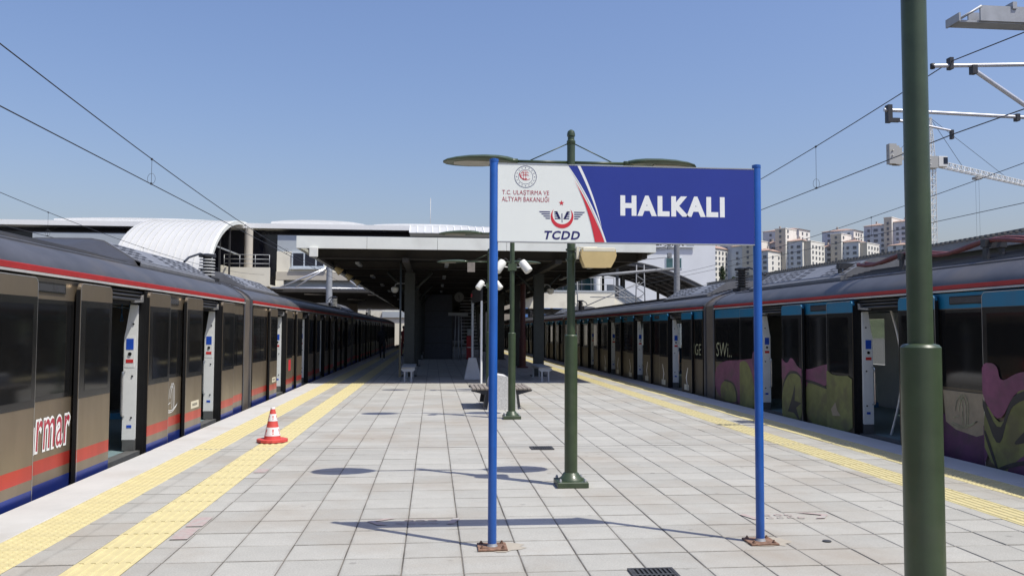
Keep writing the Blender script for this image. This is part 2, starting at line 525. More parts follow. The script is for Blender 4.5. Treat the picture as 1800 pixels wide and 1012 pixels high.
# text outlines, all made first in one pass while the scene is small
def make_texts(specs):
    obs = {}
    for key, (body, off, shear) in specs.items():
        cu = bpy.data.curves.new('text', 'FONT')
        cu.body = body
        cu.offset = off
        cu.space_character = 1.04 + 2.9 * max(0.0, off)
        cu.shear = shear
        cu.resolution_u = 3
        obs[key] = bpy.data.objects.new('text', cu)
        COL.objects.link(obs[key])
    bpy.context.view_layer.update()
    dg = bpy.context.evaluated_depsgraph_get()
    out = {}
    for key, o in obs.items():
        me = bpy.data.meshes.new_from_object(o.evaluated_get(dg))
        vs = [v.co.copy() for v in me.vertices]
        fs = [tuple(p.vertices) for p in me.polygons]
        out[key] = (vs, fs)
        bpy.data.meshes.remove(me)
        bpy.data.objects.remove(o)
    return out


TXT = make_texts({
    'halkali': ('HALKALI', 0.054, 0), 'tc1': ('T.C. ULAŞTIRMA VE', 0.0, 0), 'tc2': ('ALTYAPI BAKANLIĞI', 0.0, 0),
    'tcdd': ('TCDD', 0.03, 0.22), 'gar': ('HALKALI GAR', 0.035, 0),
    'rmar_w': ('rmar', 0.055, 0.08), 'rmar_r': ('rmar', 0.0, 0.08),
    'tag1': ('ANGE', -0.005, 0.1), 'tag2': ('SWi..', -0.005, 0.1),
    'excl': ('!', 0.02, 0),
})


def text_mb(mb, key, place, u0, u1, v0, v1, mi=0):
    """Fit a text into the rectangle u0..u1 x v0..v1; place(u, v) gives the 3-D point."""
    vs, fs = TXT[key]
    xs = [v.x for v in vs]; ys = [v.y for v in vs]
    x0, x1, y0, y1 = min(xs), max(xs), min(ys), max(ys)
    mb.add([place(u0 + (u1 - u0) * (v.x - x0) / (x1 - x0), v0 + (v1 - v0) * (v.y - y0) / (y1 - y0)) for v in vs], fs, mi)
    return mb


# ------------------------------------------------------------------ ground
g = MB()
g.add([(-3000, -3000, -1.12), (3000, -3000, -1.12), (3000, 5000, -1.12), (-3000, 5000, -1.12)], [(0, 1, 2, 3)])
tag(g.build('ground', 'ballast'), kind='structure')

hb = MB()
NX, NY = 36, 20
for j in range(NY + 1):
    for i in range(NX + 1):
        x = -100 + 700 * i / NX; y = 300 + 500 * j / NY
        t = min(1, max(0, (y - 320) / 110)); s = min(1, max(0, (x - 40) / 110))
        h = 29 * (t * t * (3 - 2 * t)) * (s * s * (3 - 2 * s)) + random.uniform(-0.6, 0.6) * t
        hb.v.append((x, y, -1.4 + h))
for j in range(NY):
    for i in range(NX):
        a = j * (NX + 1) + i
        hb.f.append((a, a + 1, a + NX + 2, a + NX + 1)); hb.mi.append(0); hb.sm.append(True)
tag(hb.build('hill', 'hill_soil'), kind='structure')

for nm, xc in (('railway_track', -5.2), ('railway_track', 8.0), ('railway_track', -11.6), ('railway_track', 13.6 + 9)):
    t = MB()
    for k in (-0.75, 0.75):
        t.box(xc + k - 0.036, xc + k + 0.036, -30, 200, -1.04, -0.9)
    for y in range(-20, 120):
        t.box(xc - 1.25, xc + 1.25, y * 0.7, y * 0.7 + 0.24, -1.115, -1.04)
    tag(t.build(nm, 'rail_steel'), kind='structure')

# ------------------------------------------------------------------ platform
PL, PR = -3.60, 6.43
slab = MB().box(PL + 0.06, PR - 0.06, -14, 125, -1.12, -0.0055)
platform = tag(slab.build('platform', ['joint_sand']), kind='structure')

GX0, GY0, TS = -0.19, 5.436, 0.40
cols = [(-2.73, -2.35), (-1.965, GX0 - 4 * TS)]
cols += [(GX0 + k * TS, GX0 + (k + 1) * TS) for k in range(-4, 12)]
cols += [(GX0 + 12 * TS, 4.76), (5.14, 5.53)]
JY = 11.24                      # expansion joint across the platform
tile_mesh = {}


def tile_me(w, d):
    key = (round(w, 3), round(d, 3))
    if key not in tile_mesh:
        o = MB().cbox(-w / 2 + 0.0045, w / 2 - 0.0045, -d / 2 + 0.009, d / 2 - 0.009, -0.035, 0.0, 0.003).build('paving_slab', 'paving')
        tile_mesh[key] = o.data
        bpy.data.objects.remove(o)
    return tile_mesh[key]


DRAINS = ((1.425, 5.28, 0.30, 0.30), (1.445, 11.03, 0.30, 0.28))
rows_near = [(GY0 + k * TS, GY0 + (k + 1) * TS) for k in range(-1, 14)]
for (y0, y1) in rows_near:
    for (x0, x1) in cols:
        o = link('paving_slab', tile_me(x1 - x0, y1 - y0), platform)
        o.location = ((x0 + x1) / 2, (y0 + y1) / 2, random.uniform(-0.0022, 0.0012))
        o.rotation_euler = (random.uniform(-0.004, 0.004), random.uniform(-0.004, 0.004), random.uniform(-0.004, 0.004))
far = MB()
rows_far = [(GY0 + k * TS, GY0 + (k + 1) * TS) for k in range(-40, -1)] + [(GY0 + k * TS, GY0 + (k + 1) * TS) for k in range(14, 184)]
for (y0, y1) in rows_far:
    for (x0, x1) in cols:
        dz = random.uniform(-0.0022, 0.0012)
        far.cbox(x0 + 0.0045, x1 - 0.0045, y0 + 0.009, y1 - 0.009, -0.035, dz, 0.003)
tag(far.build('distant_paving', 'paving', platform), kind='stuff')
ej = MB().box(PL + 0.5, PR - 0.5, JY - 0.012, JY + 0.012, -0.004, 0.0022)
ej.build('expansion_joint', 'joint_strip', platform)
MB().box(PL + 0.5, PR - 0.5, JY - 0.024, JY - 0.0125, -0.004, 0.0018).build('joint_seal', 'joint_sand', platform)

# tactile strips
dome = MB().cbox(-0.197, 0.197, -0.197, 0.197, -0.035, 0.0, 0.003)
for i in range(6):
    for j in range(6):
        cx, cy = -0.165 + 0.066 * i, -0.165 + 0.066 * j
        dome.lathe([(0.021, -0.001), (0.018, 0.0035), (0.012, 0.0055)], cx, cy, n=6)
dome_o = dome.build('warning_tile', 'tactile'); DOME = dome_o.data; bpy.data.objects.remove(dome_o)
bar = MB().cbox(-0.190, 0.190, -0.197, 0.197, -0.035, 0.0, 0.003)
for i in range(5):
    cx = -0.150 + 0.075 * i
    bar.prism([(cx - 0.021, -0.001), (cx + 0.021, -0.001), (cx + 0.014, 0.0065), (cx - 0.014, 0.0065)], -0.19, 0.19)
bar_o = bar.build('guiding_tile', 'tactile'); BAR = bar_o.data; bpy.data.objects.remove(bar_o)
strips = [(-2.925, DOME, 'warning_tile'), (-2.155, BAR, 'guiding_tile'), (4.95, BAR, 'guiding_tile'), (5.73, DOME, 'warning_tile')]
for xc, me, nm in strips:
    for k in range(-1, 62):
        y = GY0 + (k + 0.5) * TS
        o = link(nm, me, platform)
        o.location = (xc + random.uniform(-0.003, 0.003), y, random.uniform(-0.001, 0.002))
        o.rotation_euler = (0, 0, random.uniform(-0.006, 0.006))
fs_ = MB()
for xc, me, nm in strips:
    for k in list(range(-40, -1)) + list(range(62, 180)):
        y = GY0 + (k + 0.5) * TS
        fs_.cbox(xc - 0.197, xc + 0.197, y - 0.197, y + 0.197, -0.035, 0.001, 0.003)
        for i in range(5):
            cx = xc - 0.15 + 0.075 * i
            fs_.box(cx - 0.018, cx + 0.018, y - 0.19, y + 0.19, 0.0005, 0.006)
tag(fs_.build('distant_tactile_paving', 'tactile', platform), kind='stuff')
# coping slabs along both edges
for side in (0, 1):
    y = -14.0
    while y < 90:
        L = 2.02 if y < JY - 2.1 or y > JY else max(0.5, min(2.02, JY - y))
        x0, x1 = (PL, -3.126) if side == 0 else (5.932, PR)
        b = MB().cbox(x0, x1, y + 0.003, y + L - 0.003, -0.16, random.uniform(0.0, 0.004), 0.006)
        b.build('coping_slab', 'coping', platform)
        y += L
wallp = MB().box(PL + 0.05, PL + 0.12, -14, 125, -1.12, -0.165).box(PR - 0.12, PR - 0.05, -14, 125, -1.12, -0.165)
wallp.build('platform_face', 'platform_wall', platform)

# faded red floor markings (painted on the flags)


def floor_mark(cx, cy, flip, label):
    mb = MB(); z = 0.0062
    s = 1 if not flip else -1
    def q(pts):
        mb.poly([(cx + s * u, cy + v, z) for u, v in pts])
    q([(-0.36, 0.10), (-0.30, 0.10), (-0.24, -0.10), (-0.30, -0.10)])
    q([(0.16, 0.13), (0.24, 0.13), (0.40, 0.03), (0.34, 0.02)])
    q([(0.34, 0.02), (0.40, 0.03), (0.31, -0.10), (0.23, -0.10)])
    for (u, v, r_) in ((-0.13, 0.05, 0.04), (-0.03, 0.05, 0.04), (0.06, 0.05, 0.04), (-0.14, -0.05, 0.035), (-0.05, -0.05, 0.035), (0.04, -0.05, 0.035), (0.13, -0.05, 0.035)):
        n = 10
        a = [(cx + s * (u + r_ * math.cos(t)), cy + v + 0.8 * r_ * math.sin(t), z) for t in [2 * math.pi * k / n for k in range(n)]]
        b_ = [(cx + s * (u + 0.6 * r_ * math.cos(t)), cy + v + 0.48 * r_ * math.sin(t), z) for t in [2 * math.pi * k / n for k in range(n)]]
        for k in range(n - 1):
            mb.add([a[k], a[k + 1], b_[k + 1], b_[k]], [(0, 1, 2, 3)])
    mb.build('floor_marking', 'faded_red', platform)['label'] = label


floor_mark(2.96, 6.86, False, 'faded red arrow marking pointing to the graffiti train')
floor_mark(-0.12, 6.90, True, 'faded red arrow marking under the sign shadow')
mk = MB()
for k, (y0, y1) in enumerate(((6.45, 6.80), (6.86, 7.18), (9.35, 9.62))):
    x0 = -1.93
    mk.add([(x0, y0, 0.0062), (x0 + 0.13, y0, 0.0062), (x0 + 0.13, y1, 0.0062), (x0, y1, 0.0062)], [(0, 1, 2, 3)])
mk.build('floor_marking', 'faded_red', platform)['label'] = 'worn pink blocks painted beside the guiding strip'

# drain grates
for i, (cx, cy, w, d) in enumerate(DRAINS):
    t = thing('drain_grate', ('cast iron drain grate in the paving at the front of the sign', 'small drain grate in the paving just before the green lamp post')[i], 'drain', (cx, cy, 0.004), 'drain grates in the platform')
    fr = MB().box(cx - w / 2, cx + w / 2, cy - d / 2, cy - d / 2 + 0.02, 0.003, 0.012).box(cx - w / 2, cx + w / 2, cy + d / 2 - 0.02, cy + d / 2, 0.003, 0.012)
    fr.box(cx - w / 2, cx - w / 2 + 0.02, cy - d / 2 + 0.02, cy + d / 2 - 0.02, 0.003, 0.012).box(cx + w / 2 - 0.02, cx + w / 2, cy - d / 2 + 0.02, cy + d / 2 - 0.02, 0.003, 0.012)
    fr.build('frame', 'drain_iron', t)
    MB().box(cx - w / 2 + 0.015, cx + w / 2 - 0.015, cy - d / 2 + 0.015, cy + d / 2 - 0.015, 0.003, 0.0045).build('pit', 'black_rubber', t)
    br = MB()
    n = 9
    for k in range(n):
        x = cx - w / 2 + 0.03 + (w - 0.06) * k / (n - 1)
        br.box(x - 0.007, x + 0.007, cy - d / 2 + 0.02, cy + d / 2 - 0.02, 0.0045, 0.0105)
    br.box(cx - w / 2 + 0.02, cx + w / 2 - 0.02, cy - 0.012, cy + 0.012, 0.0105, 0.0125)
    br.build('grille', 'drain_iron', t)
cap = MB().lathe([(0.032, 0.003), (0.032, 0.008), (0.02, 0.009)], 2.93, 6.03, n=14)
tag(cap.build('survey_stud', 'drain_iron'), 'small round metal stud in the paving by the sign foot', 'stud')

# ------------------------------------------------------------------ station name sign
SY = 6.05
sg = thing('station_sign', 'blue and white station name board reading HALKALI on two blue posts', 'sign', (1.43, SY, 0))
PX0, PX1, PZ0, PZ1 = 0.462, 2.402, 2.207, 2.776
for px_, lab in ((0.435, None), (2.426, None)):
    p = MB().lathe([(0.0315, 0.012), (0.0315, 2.80), (0.029, 2.806)], px_, SY, n=24).build('post', 'post_blue', sg)
    pl = MB().cbox(px_ - 0.105, px_ + 0.105, SY - 0.10, SY + 0.10, 0.002, 0.014, 0.003)
    pl.build('base_plate', 'rust', p)
    for sx in (-1, 1):
        for sy in (-1, 1):
            MB().lathe([(0.014, 0.014), (0.014, 0.022), (0.007, 0.022), (0.007, 0.034)], px_ + sx * 0.075, SY + sy * 0.07, n=6).build('anchor_bolt', 'rust', p)
    wd = MB().lathe([(0.040, 0.0145), (0.036, 0.022), (0.032, 0.034)], px_, SY, n=16)
    wd.build('weld_collar', 'galvanised', p)
    cp = MB().lathe([(0.033, 2.79), (0.033, 2.812), (0.02, 2.816)], px_, SY, n=20)
    cp.build('post_cap', 'post_blue', p)
panel = MB().box(PX0, PX1, SY - 0.018, SY + 0.018, PZ0, PZ1).build('panel', 'sign_white', sg)
rim = MB()
rim.box(PX0, PX1, SY - 0.0205, SY + 0.0205, PZ1, PZ1 + 0.006).box(PX0, PX1, SY - 0.0205, SY + 0.0205, PZ0 - 0.006, PZ0)
rim.build('edge_trim', 'galvanised', panel)
UW = (PX1 - PX0) / 451.0        # sign drawing unit


def SP(layer):
    y = SY - 0.0185 - 0.0007 * layer
    return lambda u, v: (PX0 + u * UW, y, PZ1 - v * (PZ1 - PZ0) / 132.5)


def sign_poly(name, pts, m, layer, parent=panel):
    f = SP(layer)
    return MB().poly([f(*p) for p in pts]).build(name, m, parent)


def curve(p0, p1, p2, n=14):
    return [((1 - t) ** 2 * p0[0] + 2 * t * (1 - t) * p1[0] + t * t * p2[0], (1 - t) ** 2 * p0[1] + 2 * t * (1 - t) * p1[1] + t * t * p2[1]) for t in [k / n for k in range(n + 1)]]


edge = curve((121, 0.5), (165, 62), (187.5, 132))
sign_poly('blue_field', edge + [(450.5, 132), (450.5, 0.5)], 'sign_blue', 0)
w1 = curve((142, 0.5), (168, 52), (179.5, 108))
w2 = curve((179.5, 108), (163, 52), (137, 0.5))
sign_poly('white_streak', w1 + w2[1:], 'letter_white', 1)
sign_poly('white_streak', curve((121, 0.5), (165, 62), (187.5, 132)) + curve((184.5, 132), (163, 66), (121, 0.5))[:-1], 'letter_white', 2)
sign_poly('red_streak', curve((131, 24), (162, 74), (184.3, 132)) + [(167.5, 132)] + curve((167.5, 132), (155, 66), (131, 24))[1:-1], 'sign_red', 3)
mb = MB(); text_mb(mb, 'halkali', SP(1), 212, 397, 85.5, 50); mb.build('lettering', 'letter_white', panel)['label'] = 'white capitals HALKALI'
mb = MB(); text_mb(mb, 'tc1', SP(1), 7.5, 88, 54.5, 44.5); text_mb(mb, 'tc2', SP(1), 7.0, 88, 64.5, 53.5)
mb.build('lettering', 'sign_crimson', panel)['label'] = 'small red lettering T.C. ULASTIRMA VE ALTYAPI BAKANLIGI'
mb = MB(); text_mb(mb, 'tcdd', SP(1), 80, 141.5, 128.5, 113.5); mb.build('lettering', 'sign_navy', panel)['label'] = 'dark blue slanted letters TCDD'


def ring(mb, f, cu, cv, r1, r0, n=36, a0=0, a1=2 * math.pi):
    P1 = [f(cu + r1 * math.cos(a0 + (a1 - a0) * k / n), cv + r1 * math.sin(a0 + (a1 - a0) * k / n)) for k in range(n + 1)]
    P0 = [f(cu + r0 * math.cos(a0 + (a1 - a0) * k / n), cv + r0 * math.sin(a0 + (a1 - a0) * k / n)) for k in range(n + 1)]
    for k in range(n):
        mb.add([P1[k], P1[k + 1], P0[k + 1], P0[k]], [(0, 1, 2, 3)])


def star(f, cu, cv, r, rot=0.0):
    pts = []
    for k in range(10):
        a = -math.pi / 2 + rot + k * math.pi / 5
        rr = r if k % 2 == 0 else r * 0.40
        pts.append(f(cu + rr * math.cos(a), cv + rr * math.sin(a)))
    return pts


f1 = SP(1)
mb = MB(); ring(mb, f1, 47.5, 21.5, 19.0, 18.2); ring(mb, f1, 47.5, 21.5, 12.8, 12.3)
for k in range(16):
    a = 2 * math.pi * k / 16
    mb.poly(star(f1, 47.5 + 15.6 * math.cos(a), 21.5 + 15.6 * math.sin(a), 1.25))
mb.build('round_emblem', 'sign_navy', panel)
mb = MB()
ring(mb, f1, 46.5, 18.5, 7.5, 6.9, n=20, a0=2.4, a1=5.4)
ring(mb, f1, 46.0, 17.0, 9.4, 7.9, n=20, a0=1.1, a1=3.3)
ring(mb, f1, 48.0, 15.5, 12.0, 11.3, n=20, a0=0.9, a1=2.2)
ring(mb, f1, 48.0, 27.0, 9.5, 8.9, n=20, a0=4.2, a1=5.3)
for v in (14.5, 18.5):
    mb.poly([f1(40, v), f1(53, v), f1(53, v + 0.7), f1(40, v + 0.7)])
for u in (43.5, 47.5):
    mb.poly([f1(u, 13), f1(u + 0.7, 13), f1(u + 0.7, 27), f1(u, 27)])
mb.build('globe_mark', 'sign_red', panel)
# railway emblem: crescent, star, wings
cu, cv = 110.5, 89.5
mb = MB()
N = 40
for k in range(N):
    a0 = R(-42) + R(264) * k / N; a1 = R(-42) + R(264) * (k + 1) / N
    def edge_(a):
        t = (a - R(-42)) / R(264)
        w = 7.0 * math.sin(math.pi * t) ** 0.9
        return 19.6, max(0.0, w)
    r0, wa = edge_(a0); r1, wb = edge_(a1)
    mb.add([f1(cu + r0 * math.cos(a0), cv + r0 * math.sin(a0)), f1(cu + r1 * math.cos(a1), cv + r1 * math.sin(a1)),
            f1(cu + (r1 - wb) * math.cos(a1), cv + (r1 - wb) * math.sin(a1)), f1(cu + (r0 - wa) * math.cos(a0), cv + (r0 - wa) * math.sin(a0))], [(0, 1, 2, 3)])
mb.poly(star(f1, cu - 1.0, 65.5, 5.0))
mb.build('crescent_and_star', 'sign_red', panel)
mb = MB()
for s in (-1, 1):
    for k in range(4):
        v = 80.3 + 3.7 * k
        o1 = 40.0 - 3.6 * k
        mb.poly([f1(cu + s * o1, v), f1(cu + s * 21.2, v), f1(cu + s * 20.6, v + 1.7), f1(cu + s * (o1 - 2), v + 1.7)])
        i0 = 13.6 - 0.4 * k
        mb.poly([f1(cu + s * i0, v), f1(cu + s * (9.0 - 1.6 * k), v), f1(cu + s * (7.8 - 1.6 * k), v + 1.7), f1(cu + s * i0, v + 1.7)])
    mb.poly([f1(cu + s * 12.5, 80.0), f1(cu + s * 8.2, 80.0), f1(cu + s * 2.0, 93.2), f1(cu + s * 6.0, 93.2)])
mb.poly([f1(cu - 1.0, 83.5), f1(cu + 0.6, 83.5), f1(cu + 0.6, 99), f1(cu - 0.4, 99)])
mb.build('wing_emblem', 'sign_navy', panel)
# stain on paving by the sign feet
for px_ in (0.435, 2.426):
    st = MB()
    n = 18
    st.poly([(px_ + 0.06 + 0.19 * math.cos(2 * math.pi * k / n) * random.uniform(0.7, 1.1), SY + 0.02 + 0.15 * math.sin(2 * math.pi * k / n) * random.uniform(0.7, 1.1), 0.0016) for k in range(n)])
    st.build('rust_stain', 'rust_stain', platform)

# ------------------------------------------------------------------ lamp posts
LX = 1.395


def lamp_head(mb, side, glass):
    """Flat leaf-shaped luminaire pointing along +-X; profile stations (distance, half width, top, bottom)."""
    st = [(0.60, 0.045, 3.312, 3.268), (0.66, 0.110, 3.322, 3.262), (0.76, 0.185, 3.326, 3.258), (0.90, 0.225, 3.322, 3.255),
          (1.05, 0.222, 3.312, 3.252), (1.18, 0.180, 3.298, 3.250), (1.27, 0.115, 3.282, 3.250), (1.31, 0.030, 3.268, 3.252)]
    n = 12
    vs = []
    for d, w, zt, zb in st:
        zc = (zt + zb) / 2 - 0.006; h = (zt - zb) / 2
        for k in range(n):
            t = 2 * math.pi * k / n
            sz = math.sin(t)
            vs.append((side * d, w * math.cos(t), zb + (zt - zb) * (0.35 + 0.65 * sz if sz > 0 else 0.35 * (1 + max(-1.0, 3 * sz)))))
    fs = [(i * n + k, i * n + (k + 1) % n, (i + 1) * n + (k + 1) % n, (i + 1) * n + k) for i in range(len(st) - 1) for k in range(n)]
    mb.add(vs, fs, 0, True)
    mb.poly(vs[:n]); mb.poly(vs[-n:])
    glass.prism([(side * 0.84, -0.13), (side * 1.08, -0.13), (side * 1.20, -0.075), (side * 1.20, 0.075), (side * 1.08, 0.13), (side * 0.84, 0.13)], 3.246, 3.262, axis='z')


def make_lamp(label, y, extras, x=LX):
    t = thing('lamp_post', label, 'lamp post', (x, y, 0), 'green twin lamp posts along the platform')
    L = lambda mb, nm, mt, par=t, **k: mb.build(nm, mt, par, local=True, **k)
    L(MB().cbox(-0.155, 0.155, -0.155, 0.155, 0.002, 0.058, 0.006), 'base_plate', 'lamp_green', bevel=0.004)
    L(MB().lathe([(0.125, 0.058), (0.120, 0.075), (0.095, 0.095), (0.080, 0.125), (0.068, 0.135)], 0, 0, n=20), 'base_collar', 'lamp_green')
    for sx in (-1, 1):
        for sy in (-1, 1):
            L(MB().lathe([(0.014, 0.058), (0.014, 0.075), (0.008, 0.088)], sx * 0.125, sy * 0.125, n=6), 'anchor_bolt', 'galvanised')
    L(MB().lathe([(0.0655, 0.13), (0.0655, 1.505), (0.058, 1.514), (0.042, 1.518)], 0, 0, n=28), 'sleeve', 'lamp_green')
    L(MB().lathe([(0.0415, 1.51), (0.0415, 3.46)], 0, 0, n=24), 'shaft', 'lamp_green')
    L(MB().lathe([(0.0415, 3.46), (0.045, 3.465), (0.045, 3.50), (0.036, 3.51), (0.034, 3.545), (0.042, 3.55), (0.042, 3.575), (0.034, 3.602), (0.012, 3.618)], 0, 0, n=24), 'finial', 'lamp_green')
    for s in (-1, 1):
        L(MB().tube((s * 0.03, 0, 3.278), (s * 0.56, 0, 3.278), 0.016, n=10).tube((s * 0.55, 0, 3.282), (s * 0.66, 0, 3.282), 0.024, n=10), 'arm', 'lamp_green')
        hm, gm = MB(), MB()
        lamp_head(hm, s, gm)
        h = L(hm, 'lamp_head', 'lamp_green', sharp=50)
        L(gm, 'lens', 'lamp_glass', h)
        L(MB().tube((s * 0.03, 0, 3.475), (s * 0.42, 0, 3.292), 0.006, n=6), 'stay_rod', 'lamp_green')
    if 'speakers' in extras:
        br = MB().box(-0.075, 0.075, -0.055, 0.055, 2.62, 2.74)
        L(br, 'bracket', 'lamp_green')
        for s in (-1, 1):
            a = Vector((s * 0.165, -0.03, 2.775)); b = Vector((s * 0.29, -0.10, 2.60))
            d = (b - a).normalized()
            sp = MB().path([a - d * 0.012, a, a + (b - a) * 0.12, b - (b - a) * 0.06, b], [0.035, 0.066, 0.075, 0.078, 0.070], n=16)
            so = L(sp, 'loudspeaker', 'white_plastic', sharp=45)
            L(MB().tube((s * 0.06, -0.03, 2.675), (s * 0.215, -0.06, 2.69), 0.011, n=8), 'mounting_arm', 'white_plastic', so)
            c = [(s * (0.05 + 0.14 * k / 8), -0.03, 2.73 + 0.085 * math.sin(math.pi * k / 8) + 0.004 * k) for k in range(9)]
            L(MB().path(c, 0.006, n=6), 'cable', 'cable_black', so)
    if 'box' in extras:
        bx = MB().prism([(0.085, 2.36), (0.075, 2.31), (0.085, 2.265), (0.115, 2.195), (0.36, 2.195), (0.40, 2.265), (0.415, 2.31), (0.405, 2.36)], -0.22, -0.02)
        bo = L(bx, 'speaker_cabinet', 'beige_plastic', bevel=0.01)
        L(MB().box(0.085, 0.407, -0.222, -0.018, 2.345, 2.385), 'cabinet_lid', 'cream_plastic', bo, bevel=0.006)
        L(MB().box(0.038, 0.062, -0.12, -0.06, 2.28, 2.40).tube((0.05, -0.09, 2.395), (0.25, -0.1, 2.397), 0.007, n=6), 'bracket', 'cream_plastic', bo)
        for zc in (2.28, 2.38):
            L(MB().lathe([(0.055, zc - 0.01), (0.055, zc + 0.01)], 0, 0, n=16), 'pole_clamp', 'lamp_green', bo)
    if 'panelbox' in extras:
        L(MB().box(-0.55, -0.36, -0.04, 0.04, 3.02, 3.26), 'control_box', 'bench_wood')
    return t


make_lamp('thick green lamp post close by, cut off by the top of the picture', 2.75, (), 1.685)
make_lamp('green twin lamp post behind the sign with a beige speaker cabinet', 8.38, ('box', 'speakers_none'))
make_lamp('green twin lamp post beside the concrete bench with two white loudspeakers', 14.75, ('speakers',))
make_lamp('farthest green twin lamp post, mostly behind the blue sign post', 20.95, ('speakers', 'panelbox'))

# ------------------------------------------------------------------ traffic cone
cn = thing('traffic_cone', 'red and white striped traffic cone on the yellow strip', 'traffic cone', (-2.20, 11.86, 0.006))
o8 = [(0.21 * math.cos(R(a)), 0.21 * math.sin(R(a))) for a in (12, 55, 80, 100, 125, 168, 192, 235, 260, 280, 305, 348)]
bs = MB().prism(o8, 0.012, 0.045, axis='z')
for a in (20, 70, 110, 160, 200, 250, 290, 340):
    x, y = 0.17 * math.cos(R(a)), 0.17 * math.sin(R(a))
    bs.lathe([(0.028, 0.0), (0.028, 0.013)], x, y, n=8)
bs.build('base', 'cone_red', cn, local=True, bevel=0.004)
rr = lambda z: 0.115 - (z - 0.045) * (0.115 - 0.026) / (0.475 - 0.045)
zs = [0.045, 0.085, 0.205, 0.305, 0.415, 0.475]
for i, (za, zb) in enumerate(zip(zs[:-1], [0.095, 0.205, 0.305, 0.405, 0.468])):
    pass
for za, zb, mt, nm, pr in ((0.045, 0.09, 'cone_red', 'red_band', 0), (0.09, 0.205, 'cone_white', 'reflective_band', 0.0025), (0.205, 0.29, 'cone_red', 'red_band', 0), (0.29, 0.385, 'cone_white', 'reflective_band', 0.0025), (0.385, 0.452, 'cone_red', 'red_band', 0), (0.452, 0.475, 'cone_white', 'tip', 0.0)):
    o = MB().lathe([(rr(za) + pr, za), (rr(zb) + pr, zb)], 0, 0, n=28).build(nm, mt, cn, local=True)
    if nm == 'reflective_band':
        ex = MB()
        for a0 in range(0, 360, 60):
            vs, fs = TXT['excl']
            xs = [v.x for v in vs]; ys = [v.y for v in vs]
            w, h = max(xs) - min(xs), max(ys) - min(ys)
            H = (zb - za) * 0.62
            pts = []
            for v in vs:
                zz = za + (zb - za) * 0.19 + H * (v.y - min(ys)) / h
                r_ = rr(zz) + pr + 0.0012
                ang = R(a0 - 75) + (v.x - min(xs) - w / 2) * H / h * 1.3 / r_
                pts.append((r_ * math.cos(ang), r_ * math.sin(ang), zz))
            ex.add(pts, fs)
        ex.build('exclamation_marks', 'cone_red', o, local=True)

# ------------------------------------------------------------------ concrete and slat bench
bn = thing('slatted_bench', 'double sided slatted bench on a speckled concrete block', 'bench', (1.36, 17.1, 0))
blk = [(-0.27, 0.0), (0.29, 0.0), (0.235, 0.50), (0.20, 0.585), (0.14, 0.62), (-0.10, 0.66), (-0.16, 0.62), (-0.20, 0.52)]
MB().prism(blk, -0.72, 0.72).build('concrete_block', 'bench_concrete', bn, local=True, bevel=0.02)
for s in (-1, 1):
    for k in range(4):
        x0 = s * (0.255 + k * 0.085)
        MB().cbox(min(x0, x0 + s * 0.072), max(x0, x0 + s * 0.072), -0.68, 0.68, 0.385, 0.42, 0.006).build('slat', 'bench_wood', bn, local=True)
    for y in (-0.62, 0.62):
        MB().prism([(s * 0.20, 0.385), (s * 0.60, 0.385), (s * 0.60, 0.36), (s * 0.46, 0.325), (s * 0.335, 0.29), (s * 0.37, 0.05), (s * 0.24, 0.03)], y - 0.03, y + 0.03).build('bracket', 'dark_steel', bn, local=True)

# ------------------------------------------------------------------ steel benches under the canopy edge
for i, (x, lab) in enumerate(((-0.74, 'pale steel bench with perforated seat before the dark column nearer the brown train'), (3.42, 'pale steel bench with perforated seat before the column nearer the graffiti train'))):
    t = thing('steel_bench', lab, 'bench', (x, 25.3, 0), 'steel benches under the canopy')
    for y in (0.0, 2.2):
        pts = [(-0.13, 0.0), (-0.075, 0.0), (-0.075, 0.30), (0.075, 0.30), (0.075, 0.0), (0.13, 0.0), (0.13, 0.33), (0.215, 0.365), (0.21, 0.40), (0.16, 0.43), (-0.16, 0.43), (-0.21, 0.40), (-0.215, 0.365), (-0.13, 0.33)]
        mb = MB()
        mb.box(-0.125, -0.075, y, y + 0.05, 0.0, 0.30).box(0.075, 0.125, y, y + 0.05, 0.0, 0.30)
        mb.prism([(-0.135, 0.30), (0.135, 0.30), (0.215, 0.36), (0.205, 0.40), (0.15, 0.425), (-0.15, 0.425), (-0.205, 0.40), (-0.215, 0.36)], y - 0.004, y + 0.054)
        mb.build('leg_frame', 'pale_steel', t, local=True)
    seat = MB()
    for k in range(9):
        xx = -0.20 + 0.05 * k
        seat.box(xx - 0.012, xx + 0.012, -0.05, 2.3, 0.43, 0.445)
    for k in range(47):
        yy = -0.05 + 0.05 * k
        seat.box(-0.21, 0.21, yy, yy + 0.018, 0.4305, 0.4445)
    seat.build('perforated_seat', 'pale_steel', t, local=True)

# ------------------------------------------------------------------ trains


def clip_rect(poly, y0, y1, z0, z1):
    def clip(pts, inside, inter):
        out = []
        for i in range(len(pts)):
            a, b = pts[i - 1], pts[i]
            if inside(b):
                if not inside(a):
                    out.append(inter(a, b))
                out.append(b)
            elif inside(a):
                out.append(inter(a, b))
        return out
    def at(k, c):
        def f(a, b):
            t = (c - a[k]) / (b[k] - a[k])
            return (a[0] + (b[0] - a[0]) * t, a[1] + (b[1] - a[1]) * t)
        return f
    for ins, it in ((lambda p: p[0] >= y0, at(0, y0)), (lambda p: p[0] <= y1, at(0, y1)), (lambda p: p[1] >= z0, at(1, z0)), (lambda p: p[1] <= z1, at(1, z1))):
        poly = clip(poly, ins, it)
        if len(poly) < 3:
            return []
    return poly


HW, LEAF = 0.65, 0.85
ROOF = [(0.0, 2.165), (0.07, 2.25), (0.20, 2.345), (0.40, 2.435), (0.65, 2.52), (0.95, 2.60), (1.25, 2.645), (1.475, 2.66)]
TW = 2.95


